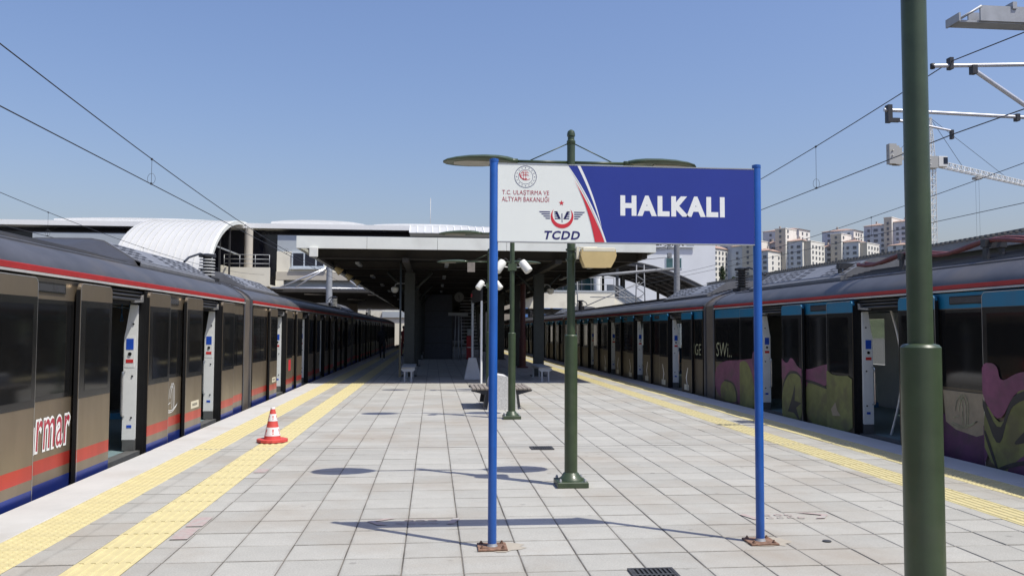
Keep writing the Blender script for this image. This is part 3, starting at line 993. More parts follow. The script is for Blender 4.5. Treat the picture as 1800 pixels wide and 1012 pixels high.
def build_car(label, xf, n, y0, y1, doors, paint, ac=(), gang_after=True, detail=True, tagged=False):
    X = lambda d: xf - n * d
    t = thing('train_car', label, 'train car', (xf - n * 1.475, (y0 + y1) / 2, 0), 'cars of the two standing trains')
    prof = [(X(d), z) for d, z in ROOF] + [(X(TW - d), z) for d, z in reversed(ROOF[:-1])]
    prof += [(X(TW), 2.10), (X(0.0), 2.10)]
    roof = MB().prism(prof, y0, y1, smooth=True).build('roof', 'train_roof', t, sharp=40)
    ribs = MB()
    for d in (0.36, 0.53, 0.63, 0.73, 0.83, 0.95, 1.1, 1.3, 1.6, 1.85, 2.1, 2.3, 2.5):
        e = min(d, TW - d)
        zt = next(z0 + (z1 - z0) * (e - d0) / (d1 - d0) for (d0, z0), (d1, z1) in zip(ROOF[:-1], ROOF[1:]) if d0 <= e <= d1)
        ribs.box(X(d), X(d + 0.022), y0 + 0.4, y1 - 0.4, zt - 0.04, zt + 0.018)
    ribs.build('roof_ribs', 'train_roof', roof)
    MB().prism([(X(-0.004), 2.098), (X(-0.004), 2.150), (X(0.012), 2.172), (X(0.06), 2.16), (X(0.06), 2.098)], y0, y1).build('red_stripe', 'train_stripe', roof)
    MB().box(X(-0.028), X(0.05), y0, y1, 2.066, 2.090).build('gutter', 'train_gutter', roof)
    # inside: floor, far wall with window bays, ceiling
    MB().box(X(0.02), X(TW - 0.08), y0, y1, -0.16, -0.012).build('floor', 'train_floor', t)
    fw_ = MB().box(X(TW - 0.08), X(TW), y0, y1, -0.75, 0.86).box(X(TW - 0.08), X(TW), y0, y1, 1.83, 2.098)
    ends = [y0] + [c for c in doors] + [y1]
    for c in doors:
        fw_.box(X(TW - 0.08), X(TW), c - 1.0, c + 1.0, 0.86, 1.83)
    fw_.build('far_side', 'train_inner', t)
    MB().box(X(TW - 0.05), X(TW - 0.03), y0 + 0.01, y1 - 0.01, 0.87, 1.82).build('far_window', 'train_tint', t)
    MB().box(X(0.10), X(TW - 0.09), y0, y1, 2.02, 2.06).build('ceiling', 'train_inner', t)
    MB().box(X(0.0), X(TW), y0, y0 + 0.06, -0.15, 2.10).build('end_wall', 'train_gangway', t)
    MB().box(X(0.0), X(TW), y1 - 0.06, y1, -0.15, 2.10).build('end_wall', 'train_gangway', t)
    MB().box(X(0.14), X(TW - 0.14), y0 + 0.2, y1 - 0.2, -0.95, -0.17).build('underframe', 'train_under', t)
    sm = MB()
    for a, b in zip(doors[:-1], doors[1:]):
        sm.box(X(TW - 0.55), X(TW - 0.09), a + 0.95, b - 0.95, 0.36, 0.44)
        sm.box(X(TW - 0.17), X(TW - 0.09), a + 0.95, b - 0.95, 0.44, 0.92)
        sm.box(X(0.09), X(0.50), a + 0.95, b - 0.95, 0.36, 0.44)
    sm.build('seat_row', 'seat_blue', t)
    # side panels
    segs = []
    prev = y0
    for c in doors:
        segs.append((prev, c - HW)); prev = c + HW
    segs.append((prev, y1))
    for k, (a, b) in enumerate(segs):
        first, last = k == 0, k == len(segs) - 1
        p = MB().box(X(0.0), X(0.06), a, b, -0.16, 2.05).build('side_panel', paint, t)
        wa = a + (0.03 if first else LEAF - 0.02) + 0.03
        wb = b - (0.03 if last else LEAF - 0.02) - 0.03
        wins = [(wa, wb)] if not (first or last) else [(wa + 0.05, (wa + wb) / 2 - 0.02), ((wa + wb) / 2 + 0.02, wb - 0.05)]
        for (u, v) in wins:
            w = MB().box(X(-0.004), X(0.02), u - (0.055 if not (first or last) else 0.03), v + (0.055 if not (first or last) else 0.03), 0.86, 1.84).build('window', 'train_frame', p)
            MB().box(X(-0.0065), X(-0.003), u + 0.012, v - 0.012, 0.91, 1.80).build('pane', 'train_glass', w)
        if detail and not (first or last):
            d_ = MB().box(X(-0.012), X(0.01), wa + 0.04, wb - 0.20, 1.905, 2.005).build('destination_display', 'train_frame', p)
            MB().box(X(-0.0145), X(-0.011), wa + 0.06, wb - 0.22, 1.92, 1.99).build('screen', 'display_dark', d_)
            MB().box(X(-0.004), X(0.0), wa - 0.035, wa - 0.022, -0.14, 2.04).build('seam', 'train_frame', p)
    # doors
    for c in doors:
        for s in (-1, 1):
            a, b = (c - HW - LEAF, c - HW + 0.01) if s < 0 else (c + HW - 0.01, c + HW + LEAF)
            rc = 0.07
            def outline(o):
                pts = [(a + o, -0.075 + o), (b - o, -0.075 + o)]
                pts += [(b - rc + (rc - o) * math.cos(R(q)), 2.035 - rc + (rc - o) * math.sin(R(q))) for q in (0, 22, 45, 68, 90)]
                pts += [(a + rc + (rc - o) * math.cos(R(q)), 2.035 - rc + (rc - o) * math.sin(R(q))) for q in (90, 112, 135, 158, 180)]
                return pts
            lf = MB().prism(outline(0.0), X(-0.075), X(-0.035), axis='x').build('door_leaf', paint, t)
            w = MB().box(X(-0.0785), X(-0.072), a + 0.008, b - 0.008, 0.83, 1.85).build('window', 'train_frame', lf)
            ia, ib = (a + 0.14, b - 0.09)
            MB().box(X(-0.081), X(-0.078), ia, ib, 0.90, 1.78).build('pane', 'train_glass', w)
            tr = MB()
            tr.box(X(-0.070), X(-0.030), a - 0.006, a + 0.001, -0.07, 1.965).box(X(-0.070), X(-0.030), b - 0.001, b + 0.006, -0.07, 1.965)
            tr.build('edge_shade', 'black_rubber', lf)  # black strips paint in the shadow gap along the leaf edges
            po, pi_ = outline(0.0), outline(0.009)
            tt = MB()
            seg = list(range(1, 11)) + [11] if s < 0 else list(range(1, 12))
            for q in ([7, 8, 9, 10, 11, 6] if s < 0 else [1, 2, 3, 4, 5, 6]):
                q2 = (q + 1) % 12
                tt.add([(X(-0.0768), *po[q]), (X(-0.0768), *po[q2]), (X(-0.0768), *pi_[q2]), (X(-0.0768), *pi_[q])], [(0, 1, 2, 3)])
            tt.build('edge_trim', 'train_trim', lf)
            # black seal behind the leaf
            e = b if s < 0 else a
            MB().box(X(-0.034), X(0.07), e - 0.02, e + 0.02, -0.07, 2.04).build('door_seal', 'black_rubber', t)
        if not detail:
            MB().box(X(0.04), X(0.24), c + HW - 0.06, c + HW - 0.03, 0.02, 1.87).build('door_pillar', 'pillar_white', t)
            MB().box(X(0.0), X(0.08), c - HW, c + HW, 1.87, 2.05).build('door_header', 'train_frame', t)
            continue
        # header machinery above the opening
        hd = MB().box(X(0.05), X(0.10), c - HW, c + HW, 1.865, 2.05).build('door_header', 'black_rubber', t)
        brs = MB()
        for z, r_ in ((2.02, 0.012), (1.975, 0.016), (1.925, 0.020)):
            brs.tube((X(0.015), c - HW + 0.03, z), (X(0.015), c + HW - 0.05, z), r_, n=8)
        brs.build('guide_rail', 'dark_steel', hd)
        MB().prism([(c + HW - 0.36, 1.885), (c + HW - 0.06, 1.90), (c + HW - 0.05, 1.995), (c + HW - 0.10, 1.99), (c + HW - 0.13, 1.925), (c + HW - 0.36, 1.915)], X(-0.01), X(0.045), axis='x').build('door_arm', 'train_trim', hd)
        MB().box(X(0.0), X(0.16), c - HW, c + HW, -0.10, -0.004).build('door_sill', 'train_sill', t)
        # white pillars at both sides of the opening
        for s in (-1, 1):
            yf = c + s * (HW - 0.03)
            ya, yb = (yf - 0.05, yf) if s > 0 else (yf, yf + 0.05)
            pr = MB().prism([(X(0.055), 0.14), (X(0.205), 0.14), (X(0.205), 1.45), (X(0.185), 1.55), (X(0.14), 1.86), (X(0.055), 1.86)], ya, yb).build('door_pillar', 'pillar_white', t, bevel=0.006)
            MB().box(X(0.055), X(0.205), ya, yb, 0.0, 0.138).build('kick_plate', 'train_sill', pr)
            yo = ya - 0.003 if s > 0 else yb + 0.003
            yi = ya if s > 0 else yb
            MB().box(X(0.075), X(0.20), yo, yi, 1.06, 1.46).build('control_plate', 'pillar_white', pr, bevel=0.002)
            yo2 = yo - s * 0.003
            MB().box(X(0.092), X(0.183), yo2, yo, 1.29, 1.43).build('blue_label', 'label_blue', pr)
            MB().box(X(0.092), X(0.183), yo2, yo, 1.12, 1.165).build('red_label', 'label_red', pr)
            MB().tube((X(0.135), yo + s * 0.001, 1.235), (X(0.135), yo - s * 0.012, 1.235), 0.022, n=12).build('door_button', 'black_rubber', pr)
            MB().box(X(0.095), X(0.155), yo - s * 0.0005, yi, 0.29, 0.325).build('blue_label', 'label_blue', pr)
            scr = MB()
            for z in (0.42, 0.95, 1.62):
                scr.tube((X(0.10), yi + s * 0.002, z), (X(0.10), yi - s * 0.010, z), 0.012, n=8)
            scr.build('stud', 'black_rubber', pr)
            hy = yi - s * 0.05
            MB().path([(X(0.195), yi, 0.44), (X(0.205), hy, 0.45), (X(0.21), hy, 0.50), (X(0.21), hy, 0.92), (X(0.205), hy, 1.0), (X(0.195), yi, 1.01)], 0.013, n=8).build('grab_handle', 'chrome', pr)
        # curved grab pole inside
        pth = [(X(0.36 + 0.10 * math.sin(math.pi * k / 12)), c + 0.36 - 0.16 * math.sin(math.pi * k / 12), 0.0 + 2.0 * k / 12) for k in range(13)]
        MB().path(pth, 0.017, n=8).build('grab_pole', 'pole_steel', t)
        stp = MB()
        for yy in (c - 0.3, c + 0.05, c + 0.4):
            stp.path([(X(1.3), yy + 0.07 * math.cos(a), 1.72 + 0.08 * math.sin(a)) for a in [R(90 + 120 * q) for q in range(4)]], 0.008, n=6)
            stp.tube((X(1.3), yy, 1.79), (X(1.3), yy, 2.02), 0.008, n=6)
        stp.build('hand_straps', 'seat_blue', t)
    if detail:
        MB().tube((X(1.3), y0 + 0.3, 1.90), (X(1.3), y1 - 0.3, 1.90), 0.014, n=6).build('grab_rail', 'chrome', t)
    # roof equipment
    for (a, b, nose) in ac:
        pf = [(X(0.42), 2.40), (X(0.42), 2.50), (X(0.50), 2.535), (X(0.93), 2.80), (X(1.1), 2.83), (X(1.85), 2.83), (X(2.02), 2.80), (X(2.45), 2.535), (X(2.53), 2.50), (X(2.53), 2.40)]
        u = MB().prism(pf, a, b).build('air_conditioner', 'ac_skirt', t, bevel=0.012)
        gx0, gz0, gx1, gz1 = 0.50, 2.535, 0.93, 2.80
        L_ = math.hypot(gx1 - gx0, gz1 - gz0)
        nx, nz = -(gz1 - gz0) / L_, (gx1 - gx0) / L_
        def G(s, y, h):
            return (X(gx0 + (gx1 - gx0) * s + nx * h), y, gz0 + (gz1 - gz0) * s + nz * h)
        def patch(mb, y_0, y_1, s0, s1, h0, h1):
            vs = [G(s0, y_0, h0), G(s1, y_0, h0), G(s1, y_1, h0), G(s0, y_1, h0), G(s0, y_0, h1), G(s1, y_0, h1), G(s1, y_1, h1), G(s0, y_1, h1)]
            mb.add(vs, [(3, 2, 1, 0), (4, 5, 6, 7), (0, 1, 5, 4), (1, 2, 6, 5), (2, 3, 7, 6), (3, 0, 4, 7)])
        pm = MB(); patch(pm, a + 0.06, b - 0.06, 0.03, 0.97, 0.0, 0.008)
        pn = pm.build('grille_panel', 'ac_grey', u)
        sl = MB()
        ln = b - a
        for g0, g1 in ((0.03, 0.25), (0.44, 0.52), (0.55, 0.72), (0.75, 0.97)):
            for q in range(4):
                s0 = 0.10 + 0.215 * q
                m_ = max(2, int((g1 - g0) * ln / 0.13))
                for w in range(m_):
                    ya = a + ln * g0 + (g1 - g0) * ln * w / m_
                    jog = 0.04 if w % 2 else 0.0
                    patch(sl, ya + 0.012, ya + (g1 - g0) * ln / m_ - 0.022, s0 + jog, s0 + jog + 0.11, 0.0085, 0.0105)
        tag(sl.build('vent_slots', 'ac_slot', u), kind='stuff')
        if nose:
            ys = a if nose < 0 else b
            ye = ys + nose * 1.0
            lo = [(p[0], ye, 2.46 + 0.02) for p in pf[3:7]]
            vs = [(p[0], ys, p[1]) for p in pf] + [(X(0.75), ye, 2.52), (X(1.1), ye, 2.62), (X(1.85), ye, 2.62), (X(2.2), ye, 2.52)]
            nmb = MB()
            k = len(pf)
            nmb.add(vs, [(0, 1, 2, k), (2, 3, k), (3, 4, k + 1, k), (4, 5, k + 2, k + 1), (5, 6, k + 3, k + 2), (6, 7, k + 3), (7, 8, 9, k + 3)])
            nmb.build('fairing', 'ac_fairing', u)
    if gang_after:
        gp = [(X(0.03 + d * 0.98), z - 0.01) for d, z in ROOF] + [(X(TW - 0.03 - d * 0.98), z - 0.01) for d, z in reversed(ROOF[:-1])] + [(X(TW - 0.03), -0.3), (X(0.03), -0.3)]
        gw = MB().prism(gp, y1 + 0.06, y1 + 0.74).build('gangway_bellows', 'train_gangway', t)
        fr = MB()
        for yy in (y1 - 0.004, y1 + 0.66):
            q = [(X(-0.004 + d), z + 0.012) for d, z in ROOF] + [(X(TW - d + 0.004), z + 0.012) for d, z in reversed(ROOF[:-1])] + [(X(TW), -0.25), (X(-0.004), -0.25)]
            fr.prism(q, yy, yy + 0.10)
        fr.build('gangway_frame', 'train_roof', gw)
        st = MB().lathe([(0.12, 2.48), (0.12, 2.60), (0.085, 2.62), (0.085, 3.02), (0.17, 3.02), (0.17, 3.07), (0.08, 3.09)], X(0.85), y1 + 0.45, n=16)
        io = st.build('roof_insulator', 'insulator_dark', t)
        for k in range(6):
            z = 2.645 + 0.062 * k
            MB().lathe([(0.09, z), (0.155, z + 0.006), (0.155, z + 0.022), (0.09, z + 0.030)], X(0.85), y1 + 0.45, n=16).build('insulator_disc', 'insulator_white' if not tagged else 'insulator_dark', io)
        s2 = MB()
        s2.lathe([(0.09, 2.52), (0.09, 2.6)] + [(0.06 if k % 2 else 0.12, 2.60 + 0.028 * k) for k in range(9)], X(1.1), y1 + 1.15, n=14)
        s2.build('roof_insulator', 'insulator_dark', t)
        s3 = MB().box(X(0.55), X(1.1), y1 - 0.25, y1 + 0.25, 2.50, 2.57).path([(X(0.85), y1 + 0.45, 3.04), (X(0.9), y1 + 0.1, 3.06), (X(1.0), y1 - 0.3, 2.95), (X(1.0), y1 - 0.6, 2.84)], 0.022, n=8)
        s3.path([(X(1.1), y1 + 1.15, 2.86), (X(1.0), y1 + 0.8, 2.95), (X(0.85), y1 + 0.45, 3.03)], 0.018, n=8)
        s3.build('roof_conductor', 'insulator_dark', t)
    return t


# tinted glazing that lets some light through
tm = mat('train_tint', (0.25, 0.28, 0.28), 0.08)
nt = tm.node_tree
tb = nt.nodes.new('ShaderNodeBsdfTransparent'); tb.inputs[0].default_value = (0.70, 0.74, 0.74, 1)
mxs = nt.nodes.new('ShaderNodeMixShader'); mxs.inputs[0].default_value = 0.12
nt.links.new(tb.outputs[0], mxs.inputs[1]); nt.links.new(nt.nodes['Principled BSDF'].outputs[0], mxs.inputs[2])
nt.links.new(mxs.outputs[0], nt.nodes['Material Output'].inputs[0])

LF, RF = -3.75, 6.56
dl0 = [-1.0, 2.85, 6.65, 10.6, 14.4]
dl1 = [20.85 + 3.75 * k for k in range(5)]
carL0 = build_car('nearest brown car of the train with part of a red and white name', LF, 1, -3.6, 17.0, dl0, 'train_paint', ac=((12.3, 16.4, -1),))
carL1 = build_car('second brown train car, half under the canopy shadow', LF, 1, 17.8, 38.8, dl1, 'train_paint', ac=((18.9, 23.0, 1),))
carL2 = build_car('third car of the brown train, dark under the canopy', LF, 1, 39.6, 60.6, [42.6 + 3.75 * k for k in range(5)], 'train_paint', ac=((41.0, 45.2, 1),), detail=False)
carL3 = build_car('farthest car of the brown train beneath the bridge', LF, 1, 61.4, 82.4, [64.4 + 3.75 * k for k in range(5)], 'train_paint', gang_after=False, detail=False)
dr0 = [15.68 - 3.93 * k for k in range(5)][::-1]
dr1 = [22.0 + 4.0 * k for k in range(5)]
carR0 = build_car('nearest train car covered in pink and olive graffiti', RF, -1, -3.5, 19.0, dr0, 'train_paint_tagged', ac=((13.7, 17.9, 0),), tagged=True)
carR1 = build_car('second car of the graffiti train with white arrows on its doors', RF, -1, 19.8, 41.2, dr1, 'train_paint_tagged', ac=((20.7, 24.8, 0),), tagged=True)
carR2 = build_car('third car of the graffiti train, beside the canopy columns', RF, -1, 42.0, 63.4, [44.3 + 4.0 * k for k in range(5)], 'train_paint_tagged', ac=((44.0, 48.0, 1),), detail=False, tagged=True)
carR3 = build_car('farthest car of the graffiti train beneath the bridge', RF, -1, 64.2, 85.6, [66.5 + 4.0 * k for k in range(5)], 'train_paint_tagged', gang_after=False, detail=False, tagged=True)

# lettering and emblem on the brown car
pa, pb = dl0[2] + HW + LEAF + 0.02, dl0[3] - HW - LEAF - 0.02
fx = lambda d: (lambda u, v: (LF + d, u, v))
mb = MB(); text_mb(mb, 'rmar_w', fx(0.0045), pa + 0.16, pb + 0.03, 0.36, 0.70)
mb.add([(LF + 0.0045, pa + 0.10, 0.36), (LF + 0.0045, pa + 0.15, 0.36), (LF + 0.0045, pa + 0.155, 0.62), (LF + 0.0045, pa + 0.10, 0.64)], [(0, 1, 2, 3)])
mb.build('lettering', 'letter_white', carL0)['label'] = 'white outlined letters rmar, part of a train name'
mb = MB(); text_mb(mb, 'rmar_r', fx(0.006), pa + 0.185, pb + 0.005, 0.385, 0.675)
mb.build('lettering', 'sign_crimson', carL0)['label'] = 'red fill of the letters rmar'


def boat_emblem(car, X_, s, yc, zc, sc, m='letter_white'):
    """Line emblem: two figures above a curved boat line; drawn as narrow ribbons on the side panel."""
    mb = MB()
    def rib(pts, w=0.011):
        for a, b in zip(pts[:-1], pts[1:]):
            dx, dz = b[0] - a[0], b[1] - a[1]
            l = math.hypot(dx, dz) or 1
            ox, oz = -dz / l * w / 2, dx / l * w / 2
            mb.add([(X_, yc + s * (p[0] * sc + ox * k), zc + p[1] * sc + oz * k) for p, k in ((a, 1), (b, 1), (b, -1), (a, -1))], [(0, 1, 2, 3)])
    rib(curve((-0.30, -0.02), (0.0, -0.12), (0.36, 0.06), 8)); rib(curve((-0.30, -0.06), (0.02, -0.16), (0.36, 0.06), 8))
    for u in (-0.02, 0.07):
        rib(curve((u, -0.02), (u + 0.06, 0.30), (u - 0.06, 0.42), 8)); rib(curve((u - 0.06, 0.42), (u - 0.16, 0.34), (u - 0.17, 0.18), 6))
    rib(curve((0.12, -0.02), (0.20, 0.36), (0.06, 0.46), 8)); rib(curve((0.06, 0.46), (0.0, 0.44), (0.02, 0.36), 5))
    rib([(-0.26, 0.06), (-0.10, 0.10)])
    rib(curve((-0.07, 0.42), (-0.03, 0.50), (0.0, 0.43), 5))
    mb.build('boat_emblem', m, car)


boat_emblem(carL0, LF + 0.004, 1, dl0[3] + HW + LEAF + 0.40, 0.43, 0.75)
boat_emblem(carL1, LF + 0.004, 1, dl1[1] + HW + LEAF + 0.40, 0.43, 0.75)
for car, c in ((carL0, dl0[4]), (carL1, dl1[0])):
    yy = c - HW - 0.55
    o = MB().box(LF + 0.0745, LF + 0.0765, yy, yy + 0.42, 0.34, 0.45).build('number_plate', 'label_cream', car)
    q = MB()
    for k in range(6):
        q.box(LF + 0.0765, LF + 0.0772, yy + 0.08 + 0.045 * k, yy + 0.105 + 0.045 * k, 0.375, 0.415)
    q.build('number_marks', 'graffiti_black', o)
o = MB().box(LF + 0.0745, LF + 0.0765, dl1[0] + HW + 0.3, dl1[0] + HW + 0.62, 0.50, 0.78).build('warning_sticker', 'sign_red', carL1)
o = MB().box(LF + 0.001, LF + 0.0035, 15.32, 15.72, 1.90, 2.04).build('pink_spray_patch', 'graffiti_pink', carL0)

# graffiti on the right hand train, painted panel by panel
layers = [
    ('graffiti_pink', [(16.25, 0.0), (18.95, 0.0), (18.95, 0.86), (16.6, 0.98), (16.25, 1.05)]),
    ('graffiti_olive', [(17.55, 0.0), (18.55, 0.0), (18.6, 0.30), (18.35, 0.45), (17.75, 0.44), (17.5, 0.25)]),
    ('graffiti_black', [(17.45, -0.02), (17.52, -0.02), (17.52, 0.25), (17.75, 0.46), (18.35, 0.48), (18.35, 0.44), (17.78, 0.42), (17.6, 0.2), (17.58, -0.02)]),
    ('graffiti_olive', [(16.3, -0.05), (17.3, -0.05), (17.35, 0.5), (17.2, 0.92), (16.75, 0.95), (16.4, 0.6)]),
    ('graffiti_purple', [(16.3, 0.6), (16.5, 0.9), (16.45, 1.15), (16.3, 1.15)]),
    ('graffiti_pink', [(13.3, 0.60), (15.1, 0.60), (15.1, 1.10), (14.8, 0.95), (14.6, 1.12), (14.25, 0.86), (13.5, 1.0), (13.3, 1.02)]),
    ('graffiti_olive', [(14.18, -0.08), (15.1, -0.08), (15.1, 0.30), (14.95, 0.62), (14.70, 0.80), (14.40, 0.82), (14.18, 0.72)]),
    ('graffiti_black', [(15.1, 0.33), (14.95, 0.66), (14.70, 0.84), (14.40, 0.86), (14.18, 0.76), (14.18, 0.72), (14.40, 0.81), (14.70, 0.79), (14.93, 0.60), (15.05, 0.30)]),
    ('graffiti_black', [(14.78, 0.10), (14.62, 0.32), (14.45, 0.62), (14.48, 0.32), (14.2, 0.30), (14.42, 0.20), (14.28, -0.02), (14.52, 0.10)]),
    ('graffiti_black', [(14.98, -0.08), (15.06, 0.2), (15.1, 0.2), (15.04, -0.08)]),
    ('graffiti_olive', [(12.3, -0.08), (14.2, -0.08), (14.2, 0.68), (13.75, 0.66), (13.36, 0.60), (13.3, 0.95), (13.0, 0.84), (12.3, 0.88)]),
    ('graffiti_black', [(14.2, 0.72), (13.8, 0.70), (13.36, 0.63), (13.36, 0.59), (13.8, 0.65), (14.2, 0.67)]),
    ('graffiti_beige', [(13.1, 0.30), (12.95, 0.42), (12.9, 0.30), (12.78, 0.22), (13.05, 0.20)]),
    ('graffiti_purple', [(9.25, -0.1), (10.6, -0.1), (10.6, 0.66), (10.2, 0.52), (9.9, 0.40), (9.6, 0.38), (9.25, 0.52)]),
    ('graffiti_beige', [(9.36, 0.36), (9.55, 0.30), (9.95, 0.34), (10.15, 0.42), (10.2, 0.82), (9.32, 0.82)]),
    ('graffiti_olive', [(7.0, -0.1), (9.3, -0.1), (9.3, 0.80), (9.0, 0.45), (8.75, 0.90), (8.5, 1.0), (7.0, 1.0)]),
    ('graffiti_purple', [(7.0, -0.1), (9.05, -0.1), (8.65, 0.22), (8.2, 0.40), (7.0, 0.45)]),
    ('graffiti_pink', [(9.33, 0.80), (9.33, 1.20), (9.05, 1.20), (9.0, 0.98), (8.7, 1.12), (8.4, 1.14), (8.4, 0.95), (8.75, 0.92), (9.03, 0.50)]),
    ('graffiti_black', [(9.33, 0.82), (9.03, 0.38), (8.83, 0.84), (8.55, 0.94), (8.4, 0.95), (8.4, 0.88), (8.68, 0.80), (8.85, 0.70), (9.05, 0.18), (9.33, 0.70)]),
    ('graffiti_black', [(8.85, 0.28), (8.4, 0.42), (8.4, 0.62), (8.62, 0.48)]),
    ('graffiti_black', [(9.30, 0.36), (9.1, -0.02), (9.06, 0.0), (9.28, 0.44)]),
    ('graffiti_black', [(9.20, -0.05), (8.8, 0.12), (8.4, 0.20), (8.4, 0.15), (8.8, 0.07), (9.15, -0.08)]),
]
panels = []
prev = -3.5
for c in dr0:
    panels.append((prev + (LEAF if prev > -3 else 0), c - HW - LEAF, 0.0)); panels.append((c - HW - LEAF, c - HW, 0.075)); panels.append((c + HW, c + HW + LEAF, 0.075))
    prev = c + HW
panels.append((prev + LEAF, 19.0, 0.0))
def soften(p, keep=False):
    for _ in range(2):
        q = []
        for a, b in zip(p, p[1:] + p[:1]):
            q += [(a[0] * .78 + b[0] * .22, a[1] * .78 + b[1] * .22), (a[0] * .22 + b[0] * .78, a[1] * .22 + b[1] * .78)]
        p = q
    return p


for li, (mt, poly) in enumerate(layers):
    if mt != 'graffiti_beige' and (len(poly) != 8 or mt != 'graffiti_black'):
        poly = soften(poly)
    for (a, b, d) in panels:
        q = clip_rect(poly, a + 0.006, b - 0.006, -0.07, 2.0)
        if q:
            MB().poly([(RF - d - 0.009 - 0.0007 * li, y, z) for y, z in q]).build('graffiti', mt, carR0)
boat_emblem(carR0, RF - 0.026, -1, 9.80, 0.44, 0.75, 'graffiti_pale')
mb = MB(); text_mb(mb, 'tag2', lambda u, v: (RF - 0.0105, u, v), 18.85, 17.85, 0.98, 1.30); mb.build('graffiti_tag', 'graffiti_pale', carR0)['label'] = 'pale sprayed tag'
mb = MB(); text_mb(mb, 'tag1', lambda u, v: (RF - 0.0105, u, v), 21.25 - 0.2, 19.95, 0.96, 1.24); mb.build('graffiti_tag', 'graffiti_pale', carR1)['label'] = 'pale sprayed tag'
for c in dr1[:3]:
    for s in (-1, 1):
        yc = c + s * (HW + 0.42)
        p = [(0.09, 0.62), (0.13, 0.62), (0.0, 0.36), (0.13, 0.06), (0.09, 0.06), (-0.06, 0.36)]
        MB().poly([(RF - 0.0768, yc + s * u, v) for u, v in p]).build('door_arrow', 'letter_white', carR1)
        MB().box(RF - 0.0768, RF - 0.0745, yc - 0.18, yc + 0.2, 0.05, 0.19).build('number_plate', 'label_cream', carR1)
boat_emblem(carR1, RF - 0.004, -1, 20.6, 0.35, 0.6, 'graffiti_beige')

# red high voltage cables on the near right roof
cab = MB()
cab.path([(RF + 0.62, y, 2.70 + 0.05 * math.cos((y - 8.2) * 2 * math.pi / 1.95)) for y in [2 + 0.25 * k for k in range(47)]], 0.030, n=8)
cab.path([(RF + 0.76, y, 2.73 + 0.05 * math.cos((y - 8.2) * 2 * math.pi / 1.95)) for y in [2 + 0.25 * k for k in range(47)]], 0.026, n=8)
cab.build('roof_cable', 'cable_red', carR0)
for k in range(5):
    y = 4.3 + 1.95 * k + 1.95
    MB().box(RF + 0.54, RF + 0.84, y - 0.05, y + 0.05, 2.66, 2.76).box(RF + 0.56, RF + 0.60, y - 0.04, y + 0.04, 2.49, 2.70).box(RF + 0.78, RF + 0.82, y - 0.03, y + 0.03, 2.52, 2.70).build('cable_bracket', 'insulator_dark', carR0)

# ------------------------------------------------------------------ platform canopy
CY0, CY1 = 23.4, 122.0
cp = thing('platform_canopy', 'long flat platform canopy with white front fascia and dark soffit', 'canopy', (1.4, CY0, 0))
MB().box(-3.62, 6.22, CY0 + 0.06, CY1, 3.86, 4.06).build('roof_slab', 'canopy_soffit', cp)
xs = [-3.79, -1.86, 0.10, 2.05, 4.02, 6.37]
for a, b in zip(xs[:-1], xs[1:]):
    MB().box(a + 0.004, b - 0.004, CY0 - 0.02, CY0 + 0.05, 3.80, 4.14).build('fascia_panel', 'canopy_fascia', cp, bevel=0.006)
y = CY0 + 0.06
while y < CY1 - 4:
    for xx in (-3.79, 6.30):
        MB().box(xx, xx + 0.07, y + 0.004, y + 3.9, 3.80, 4.14).build('fascia_panel', 'canopy_fascia', cp)
    y += 3.904
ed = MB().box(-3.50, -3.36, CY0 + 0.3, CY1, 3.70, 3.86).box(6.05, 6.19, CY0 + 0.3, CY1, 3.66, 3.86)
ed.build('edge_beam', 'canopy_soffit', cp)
for k in range(24):
    yy = CY0 + 0.9 + 4.0 * k
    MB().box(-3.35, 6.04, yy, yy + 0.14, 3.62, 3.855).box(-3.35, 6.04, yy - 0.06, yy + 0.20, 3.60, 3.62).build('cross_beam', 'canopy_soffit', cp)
for xx in (-0.80, 3.60):
    MB().box(xx - 0.09, xx + 0.09, CY0 + 0.4, CY1, 3.48, 3.60).build('long_beam', 'canopy_soffit', cp)
for k in range(9):
    yy = 28.4 + 8.0 * k
    for xx in (-0.80, 3.60):
        c = MB().box(xx - 0.17, xx + 0.17, yy - 0.17, yy - 0.13, 0.0, 3.48).box(xx - 0.17, xx + 0.17, yy + 0.13, yy + 0.17, 0.0, 3.48).box(xx - 0.02, xx + 0.02, yy - 0.13, yy + 0.13, 0.0, 3.48)
        c.box(xx - 0.17, xx - 0.14, yy - 0.12, yy + 0.12, 0.0, 3.48)
        co = c.build('column', 'canopy_column', cp)
        MB().box(xx - 0.26, xx + 0.26, yy - 0.26, yy + 0.26, 0.0, 0.03).build('foot_plate', 'canopy_column', co)
        s = 1 if xx > 1 else -1
        MB().path([(xx + s * 0.17, yy, 2.9), (xx + s * 0.75, yy, 3.5)], 0.05, n=6).path([(xx - s * 0.17, yy, 2.9), (xx - s * 0.75, yy, 3.5)], 0.05, n=6).build('knee_brace', 'canopy_column', co)
MB().tube((-0.95, CY0 + 0.95, 0.2), (-0.95, CY0 + 0.95, 3.5), 0.03).build('rain_pipe', 'canopy_column', cp)
for k in range(6):
    yy = 26 + 6 * k
    for xx in (-2.3, 0.4, 2.5, 5.0):
        MB().box(xx - 0.06, xx + 0.06, yy - 0.6, yy + 0.6, 3.54, 3.60).build('light_fitting', 'pale_steel', cp)
wb = MB().box(-3.42, -3.19, CY0 - 0.10, CY0 - 0.025, 3.56, 3.82)
tag(wb.build('junction_box', 'white_plastic', bevel=0.01), 'small white box fixed under the canopy front corner', 'box')
